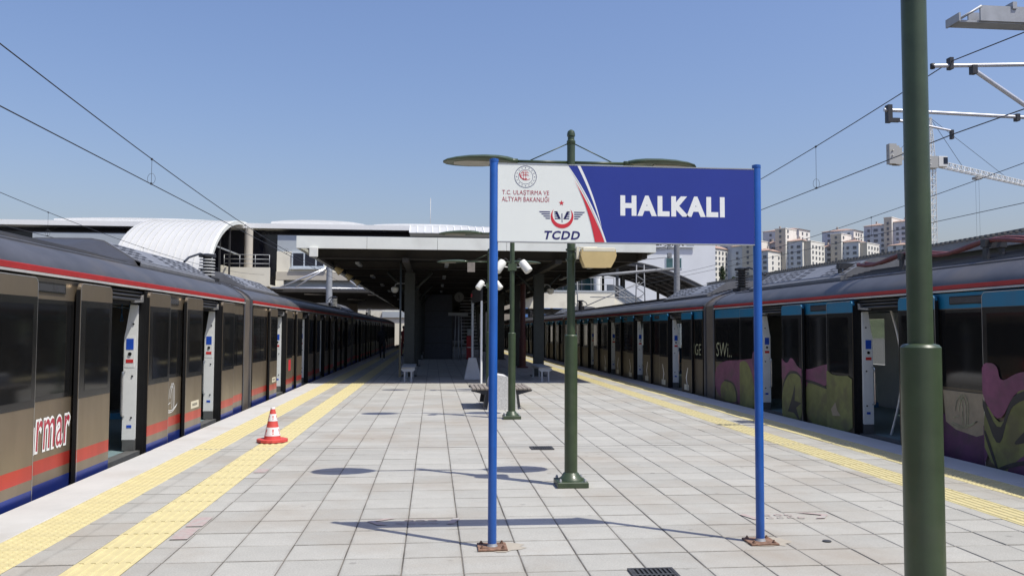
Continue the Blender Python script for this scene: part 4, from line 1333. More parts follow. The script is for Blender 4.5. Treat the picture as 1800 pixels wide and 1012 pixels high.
for i, (x, y, lab) in enumerate(((-3.0, 26.2, 'small yellowish floodlight nearest under the canopy edge'), (-3.0, 29.4, 'second small floodlight in the row under the canopy edge'), (-3.0, 32.6, 'third small floodlight in the row under the canopy edge'))):
    t = thing('floodlight', lab, 'floodlight', (x, y, 3.5), 'floodlights under the canopy edge')
    MB().tube((x, y, 3.6), (x, y, 3.46), 0.02, n=6).build('stem', 'dark_steel', t)
    MB().path([(x - 0.04, y, 3.47), (x + 0.05, y, 3.40), (x + 0.13, y, 3.33)], [0.06, 0.10, 0.13], n=10).build('reflector', 'beige_plastic', t)
for i, (x, y, lab) in enumerate(((-1.3, 28.3, 'hanging dome camera beside the dark column nearer the brown train'), (4.0, 28.3, 'hanging dome camera beside the column nearer the graffiti train'))):
    t = thing('dome_camera', lab, 'camera', (x, y, 2.9), 'dome cameras on the canopy columns')
    s = 1 if x > 1 else -1
    MB().path([(x - s * 0.36, y, 3.12), (x - s * 0.1, y, 3.12), (x - s * 0.02, y, 3.08), (x, y, 3.0)], 0.02, n=6).build('arm', 'pale_steel', t)
    MB().lathe([(0.05, 2.80), (0.10, 2.84), (0.125, 2.90), (0.125, 2.97), (0.06, 3.01)], x, y, n=14).build('housing', 'white_plastic', t)

# things on the platform under the canopy
t = thing('stair_enclosure', 'dark blue grey stair enclosure standing under the canopy', 'enclosure', (0.25, 48, 0))
MB().box(-0.45, 1.00, 45.0, 53.0, 0.0, 3.46).build('wall', 'night_blue', t)
MB().box(-0.52, -0.45, 44.97, 45.04, 0.0, 3.47).box(1.0, 1.05, 44.97, 45.04, 0.0, 3.47).build('corner_trim', 'canopy_column', t)
for z in (0.85, 1.72, 2.58):
    MB().box(-0.44, 0.99, 44.988, 45.0, z - 0.012, z + 0.012).build('panel_joint', 'canopy_column', t)
t = thing('staircase', 'steep dark staircase rising away beside the stair enclosure', 'staircase', (2.1, 50, 0))
for k in range(18):
    yy = 46.5 + 0.31 * k; z = 0.2 * (k + 1)
    MB().box(1.62, 2.55, yy, yy + 0.31, z - 0.05, z).build('tread', 'pale_steel', t)
for xx in (1.58, 2.57):
    MB().prism([(46.3, 0.0), (46.7, 0.0), (52.3, 3.45), (52.3, 3.75)], xx, xx + 0.03, axis='x').build('stringer', 'dark_steel', t)
t = thing('platform_clock', 'round grey platform clock hanging under the canopy', 'clock', (1.32, 43, 3.3))
MB().path([(1.32, 42.94, 3.25), (1.32, 43.0, 3.25)], 0.27, n=24).build('clock_case', 'dark_steel', t)
MB().path([(1.32, 42.925, 3.25), (1.32, 42.94, 3.25)], 0.245, n=24).build('clock_face', 'clock_face', t)
MB().box(1.31, 1.33, 42.915, 42.925, 3.13, 3.26).box(1.29, 1.33, 42.915, 42.925, 3.24, 3.36).build('hands', 'graffiti_black', t)
MB().tube((1.32, 42.97, 3.52), (1.32, 42.97, 3.62), 0.03).build('hanger', 'dark_steel', t)
t = thing('information_frame', 'dark steel T shaped frame below the platform clock', 'frame', (1.3, 43.5, 0))
MB().box(0.78, 1.80, 43.4, 43.55, 2.30, 2.46).build('beam', 'pale_steel', t)
for xx in (1.10, 1.32, 1.5):
    MB().tube((xx, 43.47, 0), (xx - (xx - 1.32) * 0.3, 43.47, 2.30), 0.035 if xx == 1.32 else 0.02, n=8).build('leg', 'pale_steel', t)
t = thing('fire_cabinet', 'red fire equipment post under the canopy', 'fire cabinet', (1.95, 44.6, 0))
MB().box(1.78, 2.12, 44.5, 44.7, 0, 1.25).build('cabinet', 'fire_red', t, bevel=0.02)
MB().box(1.82, 2.08, 44.495, 44.51, 1.27, 1.62).build('notice', 'pale_steel', t)
MB().box(1.80, 2.10, 44.494, 44.4995, 0.62, 0.66).build('white_line', 'letter_white', t)
t = thing('direction_sign', 'narrow dark board on a slim white pole beside the concrete foot', 'sign', (1.41, 24.4, 0))
MB().tube((1.41, 24.4, 0), (1.41, 24.4, 2.5), 0.032, n=12).build('pole', 'letter_white', t)
MB().tube((1.25, 26.6, 0.55), (1.25, 26.6, 2.5), 0.04, n=12).build('pole', 'pale_steel', t)
MB().prism([(1.38, 24.35), (1.44, 24.35), (1.28, 26.65), (1.22, 26.65)], 2.42, 2.82, axis='z').build('board', 'graffiti_black', t)
MB().box(1.185, 1.215, 26.2, 26.45, 2.6, 2.7).build('red_mark', 'sign_red', t)
MB().add([(0.98, 26.35, 0), (1.54, 26.35, 0), (1.54, 26.9, 0), (0.98, 26.9, 0), (1.13, 26.5, 0.68), (1.37, 26.5, 0.68), (1.37, 26.75, 0.68), (1.13, 26.75, 0.68)],
         [(3, 2, 1, 0), (4, 5, 6, 7), (0, 1, 5, 4), (1, 2, 6, 5), (2, 3, 7, 6), (3, 0, 4, 7)]).build('concrete_foot', 'bench_concrete', t, bevel=0.02)
t = thing('maroon_pole', 'dark red round pole under the canopy beside the graffiti train', 'pole', (3.72, 34.6, 0))
MB().lathe([(0.24, 0), (0.24, 0.05), (0.14, 0.09), (0.14, 1.2), (0.15, 1.21), (0.15, 1.25), (0.115, 1.26), (0.115, 3.6)], 3.72, 34.6, n=18).build('pole', 'maroon', t)

# ------------------------------------------------------------------ people on the far platform


def person(label, x, y, rz, top, legs, stride):
    t = thing('person', label, 'person', (x, y, 0), 'people on the shaded platform', rz)
    me = bpy.data.meshes.new('body')
    J = [(0, 0, 0.95, .13), (0, 0, 1.20, .125), (0, 0, 1.42, .14), (0, 0, 1.50, .055), (0, -0.01, 1.58, .075), (0, -0.01, 1.70, .085),
         (0.18, 0, 1.42, .055), (0.23, stride * 0.2, 1.15, .043), (0.22, stride * 0.1 - 0.12, 0.93, .032),
         (-0.18, 0, 1.42, .055), (-0.23, -stride * 0.2, 1.15, .043), (-0.22, -stride * 0.1 - 0.14, 0.93, .032),
         (0.09, 0, 0.88, .085), (0.10, -stride * 0.35, 0.48, .058), (0.10, -stride * 0.25, 0.08, .042), (0.10, -stride * 0.25 - 0.14, 0.035, .035),
         (-0.09, 0, 0.88, .085), (-0.10, stride * 0.25, 0.48, .058), (-0.10, stride * 0.6, 0.10, .042), (-0.10, stride * 0.6 - 0.13, 0.04, .035)]
    Ed = [(0, 1), (1, 2), (2, 3), (3, 4), (4, 5), (2, 6), (6, 7), (7, 8), (2, 9), (9, 10), (10, 11), (0, 12), (12, 13), (13, 14), (14, 15), (0, 16), (16, 17), (17, 18), (18, 19)]
    me.from_pydata([j[:3] for j in J], Ed, [])
    o = bpy.data.objects.new('body', me)
    COL.objects.link(o)
    o.parent = t
    md = o.modifiers.new('skin', 'SKIN')
    md.use_smooth_shade = True
    for k, sv in enumerate(me.skin_vertices[0].data):
        sv.radius = (J[k][3], J[k][3])
        sv.use_root = (k == 0)
    o.modifiers.new('sub', 'SUBSURF').render_levels = 2
    me.materials.append(MATS[top])
    MB().lathe([(0.05, 1.64), (0.095, 1.67), (0.10, 1.72), (0.085, 1.77), (0.03, 1.80)], 0, 0.01, n=12).build('hair', 'graffiti_black', t, local=True)
    sh = MB()
    for sx, yy in ((0.10, -stride * 0.25 - 0.07), (-0.10, stride * 0.6 - 0.06)):
        sh.box(sx - 0.045, sx + 0.045, yy - 0.11, yy + 0.10, 0.004, 0.085)
    sh.build('shoes', legs, t, local=True, bevel=0.02)


person('person in black walking beside the brown train under the canopy', -2.62, 43.9, R(180), 'cloth_black', 'cloth_white', 0.45)
person('person in a red top far down the shaded platform', -1.75, 50.5, 0.3, 'cloth_red', 'cloth_black', 0.15)

# ------------------------------------------------------------------ overhead lines


def overhead(label, X_, zc, mz, ys, droppers):
    t = thing('overhead_line', label, 'overhead wire', (X_, ys[0], zc(ys[0])), 'overhead lines above the tracks')
    MB().path([(X_, y, zc(y)) for y in ys], 0.0085, n=6).build('contact_wire', 'wire', t)
    MB().path([(X_, y, mz(y)) for y in ys], 0.0085, n=6).build('messenger_wire', 'wire', t)
    for y in droppers:
        d = MB().tube((X_, y, zc(y)), (X_, y, mz(y)), 0.004, n=5)
        d.box(X_ - 0.012, X_ + 0.012, y - 0.03, y + 0.03, mz(y) - 0.02, mz(y) + 0.015).box(X_ - 0.012, X_ + 0.012, y - 0.03, y + 0.03, zc(y) - 0.01, zc(y) + 0.025)
        d.path([(X_ + 0.07 * math.sin(a), y, zc(y) + 0.10 - 0.10 * math.cos(a)) for a in [R(30 * k) for k in range(13)]], 0.0035, n=5)
        d.build('dropper', 'wire', t)


YS = [-18 + 1.5 * k for k in range(52)]


def span(y, v, half, z0, k):
    d = (y - v + half) % (2 * half) - half
    return z0 + k * d * d


overhead('overhead wires above the brown train with a looped dropper', -5.2, lambda y: 4.22 + 0.0 * y, lambda y: span(y, 32, 27, 4.33, 0.00135), YS, [15.8, 23.5, 30, 37])
overhead('overhead wires above the graffiti train, held by the silver cantilever', 7.95, lambda y: span(y, 30, 18, 4.47, 0.0004), lambda y: span(y, 30, 18, 5.03, 0.00219), YS, [16.6, 22, 28, 34, 40])
overhead('fainter overhead wires beyond the brown train', -11.6, lambda y: 4.33, lambda y: span(y, 40, 27, 4.75, 0.0016), YS, [26.2, 34.5, 43])
overhead('overhead wires farther out, passing before the apartment towers', 13.6, lambda y: 4.55, lambda y: span(y, 42, 30, 4.75, 0.00125), YS, [13.5, 24.7, 36])
t = thing('feeder_wire', 'single wire rising above the neighbouring canopy roof', 'overhead wire', (16.5, 0, 4.3))
MB().path([(16.5, y, 4.35 + 0.0004 * (y - 50) ** 2 * 0.4) for y in YS], 0.009, n=6).build('wire', 'wire', t)

CYc = 12.03
t = thing('catenary_mast', 'steel mast with silver cantilever tubes above the graffiti train', 'mast', (10.6, CYc, -1.1))
MB().box(10.42, 10.46, CYc - 0.14, CYc + 0.14, -1.1, 7.4).box(10.74, 10.78, CYc - 0.14, CYc + 0.14, -1.1, 7.4).box(10.46, 10.74, CYc - 0.015, CYc + 0.015, -1.1, 7.4).build('upright', 'galvanised', t)
MB().tube((7.66, CYc, 5.665), (10.42, CYc, 5.80), 0.031, n=12).build('top_tube', 'aluminium_tube', t)
MB().tube((8.33, CYc, 5.63), (10.42, CYc, 4.30), 0.034, n=12).build('diagonal_tube', 'aluminium_tube', t)
MB().tube((6.86, CYc, 4.955), (10.1, CYc, 4.88), 0.028, n=12).build('registration_tube', 'aluminium_tube', t)
MB().path([(7.05, CYc, 4.80), (7.35, CYc, 4.76), (7.95, CYc, 4.66)], [0.022, 0.022, 0.016], n=8).build('steady_arm', 'aluminium_tube', t)
cl = MB().box(7.92, 7.98, CYc - 0.05, CYc + 0.05, 5.62, 5.80).box(8.29, 8.37, CYc - 0.05, CYc + 0.05, 5.56, 5.70)
cl.box(6.90, 6.97, CYc - 0.05, CYc + 0.05, 4.76, 5.03).box(6.97, 7.10, CYc - 0.03, CYc + 0.03, 4.77, 4.83).box(7.93, 7.97, CYc - 0.03, CYc + 0.03, 4.53, 4.67).box(9.0, 9.06, CYc - 0.04, CYc + 0.04, 4.84, 4.95)
cl.build('clamp', 'dark_steel', t)
MB().lathe([(0.035, 5.62), (0.035, 5.70)], 7.66, CYc, n=10).build('end_cap', 'cable_black', t)
bm_ = MB()
bm_.box(8.36, 10.42, CYc - 0.16, CYc - 0.13, 6.35, 6.59).box(8.36, 10.42, CYc + 0.13, CYc + 0.16, 6.35, 6.59).box(8.02, 10.42, CYc - 0.13, CYc + 0.13, 6.33, 6.36)
bm_.tube((8.02, CYc - 0.15, 6.36), (8.38, CYc - 0.15, 6.58), 0.022, n=6).tube((8.02, CYc + 0.15, 6.36), (8.38, CYc + 0.15, 6.58), 0.022, n=6).box(8.0, 8.03, CYc - 0.17, CYc + 0.17, 6.33, 6.46)
for k in range(5):
    x = 8.5 + 0.4 * k
    bm_.tube((x, CYc - 0.13, 6.37), (x + 0.2, CYc + 0.13, 6.37), 0.018, n=6)
bm_.build('boom', 'galvanised', t)
MB().box(8.88, 8.95, CYc - 0.18, CYc + 0.18, 6.55, 6.66).tube((8.92, CYc, 6.60), (9.6, CYc + 0.3, 6.72), 0.012, n=6).build('boom_clamp', 'galvanised', t)

t = thing('catenary_mast', 'grey mast with spread arms under the bridge beyond the brown train', 'mast', (-7.25, 59, -1.1))
MB().tube((-7.25, 59, -1.1), (-7.25, 59, 6.05), 0.26, 0.2, n=14).build('upright', 'galvanised', t)
MB().tube((-11.2, 59, 4.42), (-4.6, 59, 4.42), 0.07, n=8).build('cross_tube', 'aluminium_tube', t)
for x, dx in ((-10.6, 0), (-9.6, 0), (-5.2, 0)):
    MB().tube((x, 59, 4.45), (-7.25 + (0.3 if x > -7 else -0.1), 59, 5.9), 0.06, n=8).build('stay_tube', 'aluminium_tube', t)
MB().lathe([(0.1, 5.9), (0.16, 6.0), (0.05, 6.15)], -6.9, 59, n=10).build('insulator', 'insulator_white', t)

t = thing('catenary_gantry', 'grey gantry pole with lattice struts in front of the arched canopy', 'gantry', (17.9, 60, -1.1))
MB().tube((17.9, 60, -1.1), (17.9, 60, 8.3), 0.27, 0.20, n=16).build('upright', 'gantry_grey', t)
MB().tube((9.5, 60, 5.35), (17.7, 60, 6.15), 0.11, n=10).build('cross_beam', 'gantry_grey', t)
for x0, z1, z0 in ((15.15, 6.4, 2.5), (10.15, 5.4, 2.5)):
    lm = MB()
    for sx in (-0.28, 0.28):
        lm.tube((x0 + sx * 1.3, 60, z0), (x0 + sx, 60, z1), 0.045, n=6)
    k = 0
    z = z0
    while z < z1 - 0.4:
        s = 1 if k % 2 else -1
        lm.tube((x0 - s * 0.33, 60, z), (x0 + s * 0.33, 60, z + 0.45), 0.035, n=5)
        z += 0.45; k += 1
    lm.build('lattice_strut', 'gantry_grey', t)
ins = MB()
for z in (7.2, 7.7, 7.0):
    ins.box(17.2, 17.5, 59.9, 60.1, z - 0.1, z + 0.1)
ins.build('insulator_bracket', 'gantry_grey', t)
MB().tube((11.0, 60, 3.3), (15.1, 60, 5.1), 0.04, n=6).tube((11.4, 60, 4.0), (15.3, 60, 4.0), 0.035, n=6).build('stay_tube', 'gantry_grey', t)
wr = MB()
wr.path([(17.4, 60, 7.6), (14, 56, 6.9), (9, 50, 6.0)], 0.02, n=5).path([(17.4, 60, 7.0), (14, 56, 6.4), (9, 50, 5.5)], 0.02, n=5)
wr.build('cable', 'wire', t)

# ------------------------------------------------------------------ station building bridging the tracks
bY = 70.0
sb = thing('station_building', 'white station building bridging the tracks with a long flat roof', 'building', (-12, bY, 0))
MB().box(-62, 9, bY - 0.2, 128, 9.92, 10.12).build('roof_slab', 'roof_white', sb)
MB().box(-62, 9.05, bY - 0.3, bY - 0.2, 9.84, 10.24).build('roof_fascia', 'fascia_white', sb)
for (x0, x1, z) in ((-62, -32.5, 10.62), (-30.5, -14.6, 10.55), (-13.4, -5.0, 10.60), (-5.0, 4.6, 10.42)):
    n = 10
    pts = [(x0, 10.12)] + [(x0 + (x1 - x0) * k / n, 10.14 + (z - 10.14) * (math.sin(math.pi * min(1, (k / n + 0.08))) ** 0.35 if k not in (0,) else 0.6)) for k in range(n + 1)] + [(x1, 10.12)]
    MB().prism(pts, bY - 0.1, bY + 40).build('raised_roof', 'fascia_white', sb)
MB().box(-62, 9, bY + 2.0, bY + 2.2, 4.9, 9.92).build('clerestory', 'dark_glass', sb)
MB().box(-32.1, -22.5, bY - 0.1, bY + 1.9, 4.9, 9.27).build('grey_wall', 'panel_grey', sb)
MB().box(-62, -22.5, bY + 0.2, bY + 1.95, 4.9, 6.5).build('parapet', 'wall_cream', sb)
MB().box(-12.86, 5.0, bY + 0.0, bY + 1.95, 7.96, 9.32).build('grey_wall', 'panel_grey', sb)
MB().box(-12.88, 5.0, bY - 0.05, bY + 1.95, 6.30, 7.96).build('cream_wall', 'wall_cream', sb)
MB().box(-12.92, 5.0, bY - 0.12, bY + 1.95, 5.62, 6.295).build('beam_band', 'wall_beige', sb)
MB().box(-12.3, 5.0, bY + 0.5, bY + 1.95, 4.86, 5.615).build('recess_wall', 'panel_grey', sb)
MB().box(-12.95, -12.3, bY - 0.1, bY + 1.95, 4.86, 5.615).build('bracket', 'wall_cream', sb)
for wx0, wx1 in ((-11.66, -9.0), (-6.4, -3.8), (-1.2, 1.4)):
    w = MB().box(wx0, wx1, bY - 0.16, bY - 0.05, 6.66, 7.94).build('window', 'window_frame', sb)
    ws = [(wx0 + 0.12, wx0 + 0.95), (wx0 + 1.08, wx1 - 0.75), (wx1 - 0.62, wx1 - 0.1)]
    for a, b in ws:
        MB().box(a, b, bY - 0.175, bY - 0.155, 6.80, 7.82).build('pane', 'dark_glass', w)
    MB().box(wx0 - 0.15, wx1 + 0.15, bY - 0.28, bY - 0.05, 6.50, 6.655).build('sill', 'window_frame', w)
# bridge deck and soffit
MB().box(-62, 9, bY + 0.0, 128, 4.62, 4.855).build('bridge_deck', 'canopy_soffit', sb)
MB().box(-62, 9, bY + 0.3, bY + 0.6, 4.855, 4.9).build('deck_edge', 'galvanised', sb)
for (x, y, a) in ((-10.9, 72, 0.5), (-5.6, 72.5, 0.4), (-8.5, 84, 0.4)):
    MB().tube((x, y, 4.56), (x + 1.6, y + 1.2, 4.56), 0.06, n=6).build('tube_light', 'letter_white', sb)
for x in (-9.5, 12.0, -15.5):
    MB().box(x - 0.5, x + 0.5, 100, 101, -1.12, 4.62).build('pier', 'wall_beige', sb)
# ribbed sloping roof above the canopy
rb = MB().prism([(bY - 3.2, 9.28), (bY - 3.2, 9.33), (bY - 1.0, 10.10), (bY - 0.8, 10.10), (bY - 0.8, 9.28)], -1.95, 9.0, axis='x').build('ribbed_roof', 'roof_white', sb)
for k in range(19):
    x = -1.95 + 0.6 * k
    MB().prism([(bY - 3.26, 9.30), (bY - 3.26, 9.37), (bY - 1.0, 10.17), (bY - 1.0, 10.08)], x - 0.03, x + 0.03, axis='x').build('seam', 'wall_white', rb)
# barrel vault over the stairs
vb = MB()
VC, VZ, VA, VBh = 71.0, 4.5, 11.7, 5.82
arc = [(VC - VA * math.cos(R(a)), VZ + VBh * math.sin(R(a))) for a in range(4, 128, 4)]
arc_in = [(VC - (VA - 0.25) * math.cos(R(a)), VZ + (VBh - 0.22) * math.sin(R(a))) for a in range(4, 128, 4)]
vault = MB().prism(arc + arc_in[::-1], -22.2, -15.75, axis='x', smooth=True).build('barrel_vault', 'roof_white', sb, sharp=50)
for k in range(14):
    x = -22.0 + 0.48 * k
    o1 = [(VC - (VA + 0.07) * math.cos(R(a)), VZ + (VBh + 0.07) * math.sin(R(a))) for a in range(4, 128, 4)]
    MB().prism(o1 + arc[::-1], x, x + 0.05, axis='x').build('vault_seam', 'roof_white', vault)
tr = [(VC - (VA + 0.09) * math.cos(R(a)), VZ + (VBh + 0.09) * math.sin(R(a))) for a in range(4, 128, 4)]
MB().prism(tr + arc_in[::-1], -15.74, -15.55, axis='x').build('vault_edge', 'canopy_fascia', vault)
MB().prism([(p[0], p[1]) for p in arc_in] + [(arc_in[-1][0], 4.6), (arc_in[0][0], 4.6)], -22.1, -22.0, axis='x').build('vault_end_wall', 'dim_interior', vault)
for y in (63.4, 66.4):
    MB().box(-15.9, -15.78, y - 0.06, y + 0.06, 4.6, 8.6 if y < 65 else 9.6).build('mullion', 'dark_steel', sb)
MB().box(-15.9, -15.8, 62.6, 70, 7.55, 7.65).build('transom', 'pale_steel', sb)
MB().lathe([(0.33, 4.9), (0.33, 9.7)], -15.0, 69.2, n=18).build('round_column', 'wall_beige', sb)
MB().box(-16.6, -12.95, 67.6, 72.0, 4.9, 5.1).build('balcony_slab', 'wall_cream', sb)
MB().box(-16.6, -12.95, 67.45, 67.6, 4.95, 6.45).box(-16.75, -16.6, 67.45, 72, 4.95, 6.60).build('balcony_wall', 'wall_cream', sb)
rl = MB()
for x in (-16.5, -15.3, -14.1, -13.0):
    rl.tube((x, 67.5, 6.45), (x, 67.5, 7.45), 0.03, n=6)
for z in (6.75, 7.1, 7.45):
    rl.tube((-16.5, 67.5, z), (-13.0, 67.5, z), 0.028, n=6)
rl.build('railing', 'galvanised', sb)
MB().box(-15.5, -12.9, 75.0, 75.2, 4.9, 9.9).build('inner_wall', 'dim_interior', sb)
for (x, z) in ((-19.5, 7.6), (-18.4, 7.55), (-20.3, 7.6)):
    MB().box(x, x + 0.6, 69.8, 70, z, z + 0.18).build('ceiling_light', 'letter_white', sb)
MB().box(-4.4, 9, 129, 129.3, -1.1, 5.0).build('dark_backdrop', 'dim_interior', sb)  # added dark wall, keeps the bright ground past the bridge out of view
MB().tube((-0.4, 90, 10.1), (-0.4, 90, 15.8), 0.045, n=6).build('antenna', 'galvanised', sb)
t = thing('retaining_wall', 'sunlit pale wall seen beyond the bridge underpass', 'wall', (-11, 141, -1.1))
MB().box(-26, -4.5, 141, 142, -1.1, 5.4).build('wall', 'wall_cream', t)
MB().box(-26.1, -4.4, 140.8, 142.2, 5.4, 5.7).build('wall_cap', 'roof_white', t)
MB().box(-8.5, -4.5, 140.7, 141, 3.6, 4.6).build('recess', 'panel_grey', t)

# ------------------------------------------------------------------ concourse wing on the other side
cw = thing('concourse_wing', 'glazed concourse end with cream balcony and stair beside the graffiti train', 'building', (13, 75, 0))
MB().box(8.5, 15.6, 77.0, 90, 4.95, 8.6).build('glass_front', 'teal_glass', cw)
for k in range(9):
    x = 8.5 + 7.1 * k / 8
    MB().box(x - 0.05, x + 0.05, 76.93, 77.0, 4.95, 8.6).build('mullion', 'panel_grey', cw)
MB().lathe([(0.38, 4.95), (0.38, 7.2)], 14.9, 74.8, n=18).build('round_column', 'letter_white', cw)
MB().box(7.0, 16.3, 73.8, 77.0, 4.80, 5.02).build('balcony_floor', 'dark_steel', cw)
MB().box(7.0, 16.25, 73.75, 74.0, 3.55, 5.02).build('balcony_wall', 'wall_cream', cw)
MB().box(6.95, 16.3, 73.7, 74.05, 5.02, 5.14).build('wall_cap', 'panel_grey', cw)
MB().box(7.0, 16.2, 76.0, 90, 3.3, 3.55).build('deck', 'canopy_soffit', cw)
for x in (8.0, 12.9, 14.2):
    MB().box(x - 0.4, x + 0.4, 80, 81, -1.12, 3.3).build('pier', 'wall_cream', cw)
MB().prism([(16.3, 3.55), (16.3, 4.6), (20.5, 2.0), (20.5, 1.0)], 74.0, 74.2).build('stair_side', 'wall_cream', cw)
MB().prism([(16.3, 4.3), (16.3, 5.9), (17.6, 5.8), (20.4, 3.9), (20.4, 2.4)], 77.2, 77.4).build('stair_panel', 'panel_grey', cw)
rl = MB()
for k in range(5):
    rl.tube((16.3 + k, 73.9, 4.6 - 0.62 * k), (16.3 + k, 73.9, 5.6 - 0.62 * k), 0.03, n=5)
for z in (5.0, 5.3, 5.6):
    rl.tube((16.3, 73.9, z), (20.3, 73.9, z - 2.48), 0.03, n=5)
for x in (9.0, 11.0, 13.0, 15.0, 16.2):
    rl.tube((x, 73.8, 5.1), (x, 73.8, 6.3), 0.03, n=5)
rl.tube((8, 73.8, 6.3), (16.2, 73.8, 6.3), 0.035, n=5).tube((8, 73.8, 5.7), (16.2, 73.8, 5.7), 0.025, n=5)
rl.build('railing', 'gantry_grey', cw)
t = thing('billboard', 'blue printed hoarding seen under the cream balcony', 'billboard', (14, 112, -1.1))
MB().box(11.5, 17.5, 112, 112.2, 1.6, 5.2).build('panel', 'billboard_blue', t)
MB().box(12.5, 12.7, 112.05, 112.15, -1.1, 1.6).box(16.3, 16.5, 112.05, 112.15, -1.1, 1.6).build('post', 'galvanised', t)

# arched dark canopy over the neighbouring stairs
ac_ = thing('arched_canopy', 'dark arched steel canopy over the neighbouring platform stairs', 'canopy', (18.2, 75, 0))
AX, AZ = 17.2, 8.0
def archp(off, n=18):
    return [(AX - 8.8 + 17.6 * k / n, AZ - off - 2.85 * abs((2.0 * k / n - 1)) ** 1.7) for k in range(n + 1)]
MB().prism(archp(0.0) + archp(0.10)[::-1], 75, 88.3, smooth=True).build('roof_sheet', 'vault_sheet', ac_, sharp=50)
for k in range(6):
    y = 75.05 + 2.58 * k
    MB().prism(archp(-0.02 if k == 0 else 0.09) + archp(0.42)[::-1], y, y + 0.16).build('arch_rib', 'vault_steel', ac_)
a0 = archp(0.10)
for k in range(1, 18, 2):
    p = a0[k]
    MB().box(p[0] - 0.07, p[0] + 0.07, 75.2, 88.2, p[1] - 0.20, p[1] - 0.01).build('purlin', 'vault_steel', ac_)
for (x, y) in ((16.9, 75.6), (18.6, 80.3), (19.9, 87.0), (23.6, 77), (23.6, 86.0), (11.0, 77), (11.0, 86.0), (18.0, 87.4)):
    zt = AZ - 0.4 - 2.85 * abs((x - AX) / 8.8) ** 1.7
    MB().box(x - 0.12, x + 0.12, y - 0.12, y + 0.12, -0.2, zt).build('post', 'vault_steel', ac_)

# neighbouring platform and its canopy
t = MB().box(11.0, 19.5, -14, 125, -1.12, 0.0)
tag(t.build('neighbouring_platform', 'paving'), kind='structure')
nc = thing('neighbouring_canopy', 'long grey canopy roof of the next platform behind the graffiti train', 'canopy', (16, 10, 0))
MB().box(13.6, 19.2, -2, 40, 3.62, 3.72).build('roof_slab', 'canopy_soffit', nc)
MB().box(13.45, 13.55, -2, 40, 3.60, 3.86).build('fascia', 'ac_grey', nc)
MB().box(13.75, 13.85, -2, 40, 3.36, 3.61).build('edge_beam', 'canopy_column', nc)
cr = MB()
for k in range(210):
    y = -2 + 0.2 * k
    cr.box(13.40, 19.3, y, y + 0.10, 3.87, 3.93)
tag(cr.build('corrugated_sheet', 'vault_sheet', nc), kind='stuff')
for k in range(6):
    MB().box(15.9, 16.2, 2 + 7.5 * k, 2.3 + 7.5 * k, 0, 3.62).build('column', 'canopy_column', nc)
    MB().tube((15.9, 2.15 + 7.5 * k, 2.9), (14.0, 2.15 + 7.5 * k, 3.6), 0.05, n=6).build('brace', 'canopy_column', nc)

# ------------------------------------------------------------------ white building with the rooftop name
wbY = 150.0
wh = thing('white_building', 'plain pale building with the letters HALKALI GAR on its wall', 'building', (46, wbY, -1.1))
MB().box(29, 52.1, wbY, wbY + 18, -1.1, 22).build('wall', 'wall_white', wh)
MB().box(28.8, 52.3, wbY - 0.25, wbY + 18.2, 22, 22.5).build('roof_edge', 'panel_grey', wh)
for z in (13.2, 5.4):
    w = MB().box(42.6, 45.75, wbY - 0.12, wbY, z - 0.2, z + 1.9).build('window', 'window_frame', wh)
    for a in (42.75, 44.35):
        MB().box(a, a + 1.2, wbY - 0.15, wbY - 0.11, z, z + 1.75).build('pane', 'teal_glass', w)
sgn = MB().box(34.6, 48.2, wbY - 0.42, wbY - 0.3, 16.95, 18.9).build('name_board', 'wall_white', wh)
mb = MB(); text_mb(mb, 'gar', lambda u, v: (u, wbY - 0.43, v), 35.0, 46.0, 17.2, 18.6); mb.build('lettering', 'graffiti_black', sgn)['label'] = 'dark letters HALKALI GAR'
MB().box(46.5, 47.9, wbY - 0.435, wbY - 0.42, 17.2, 18.5).build('small_logo', 'panel_grey', sgn)

# ------------------------------------------------------------------ apartment towers on the hill
win_me = {}


def win_mesh(w, h):
    k = (w, h)
    if k not in win_me:
        o = MB().box(-w / 2, w / 2, -0.25, 0.10, -h / 2, h / 2).build('window', 'tower_window')
        win_me[k] = o.data
        bpy.data.objects.remove(o)
    return win_me[k]


def place_window(par, x, y, z, rz, w=1.3, h=1.4):
    o = link('window', win_mesh(w, h), par)
    o.location = (x, y, z)
    o.rotation_euler = (0, 0, rz)


def hip_roof(mb, x0, x1, y0, y1, z, h, e=0.6):
    x0 -= e; x1 += e; y0 -= e; y1 += e
    xm, ym = (x0 + x1) / 2, (y0 + y1) / 2
    k = min(x1 - x0, y1 - y0) / 2
    if x1 - x0 > y1 - y0:
        r = [(x0 + k, ym, z + h), (x1 - k, ym, z + h)]
        mb.add([(x0, y0, z), (x1, y0, z), (x1, y1, z), (x0, y1, z)] + r, [(0, 1, 5, 4), (1, 2, 5), (2, 3, 4, 5), (3, 0, 4), (0, 3, 2, 1)])
    else:
        r = [(xm, y0 + k, z + h), (xm, y1 - k, z + h)]
        mb.add([(x0, y0, z), (x1, y0, z), (x1, y1, z), (x0, y1, z)] + r, [(0, 1, 4), (1, 2, 5, 4), (2, 3, 5), (3, 0, 4, 5), (0, 3, 2, 1)])


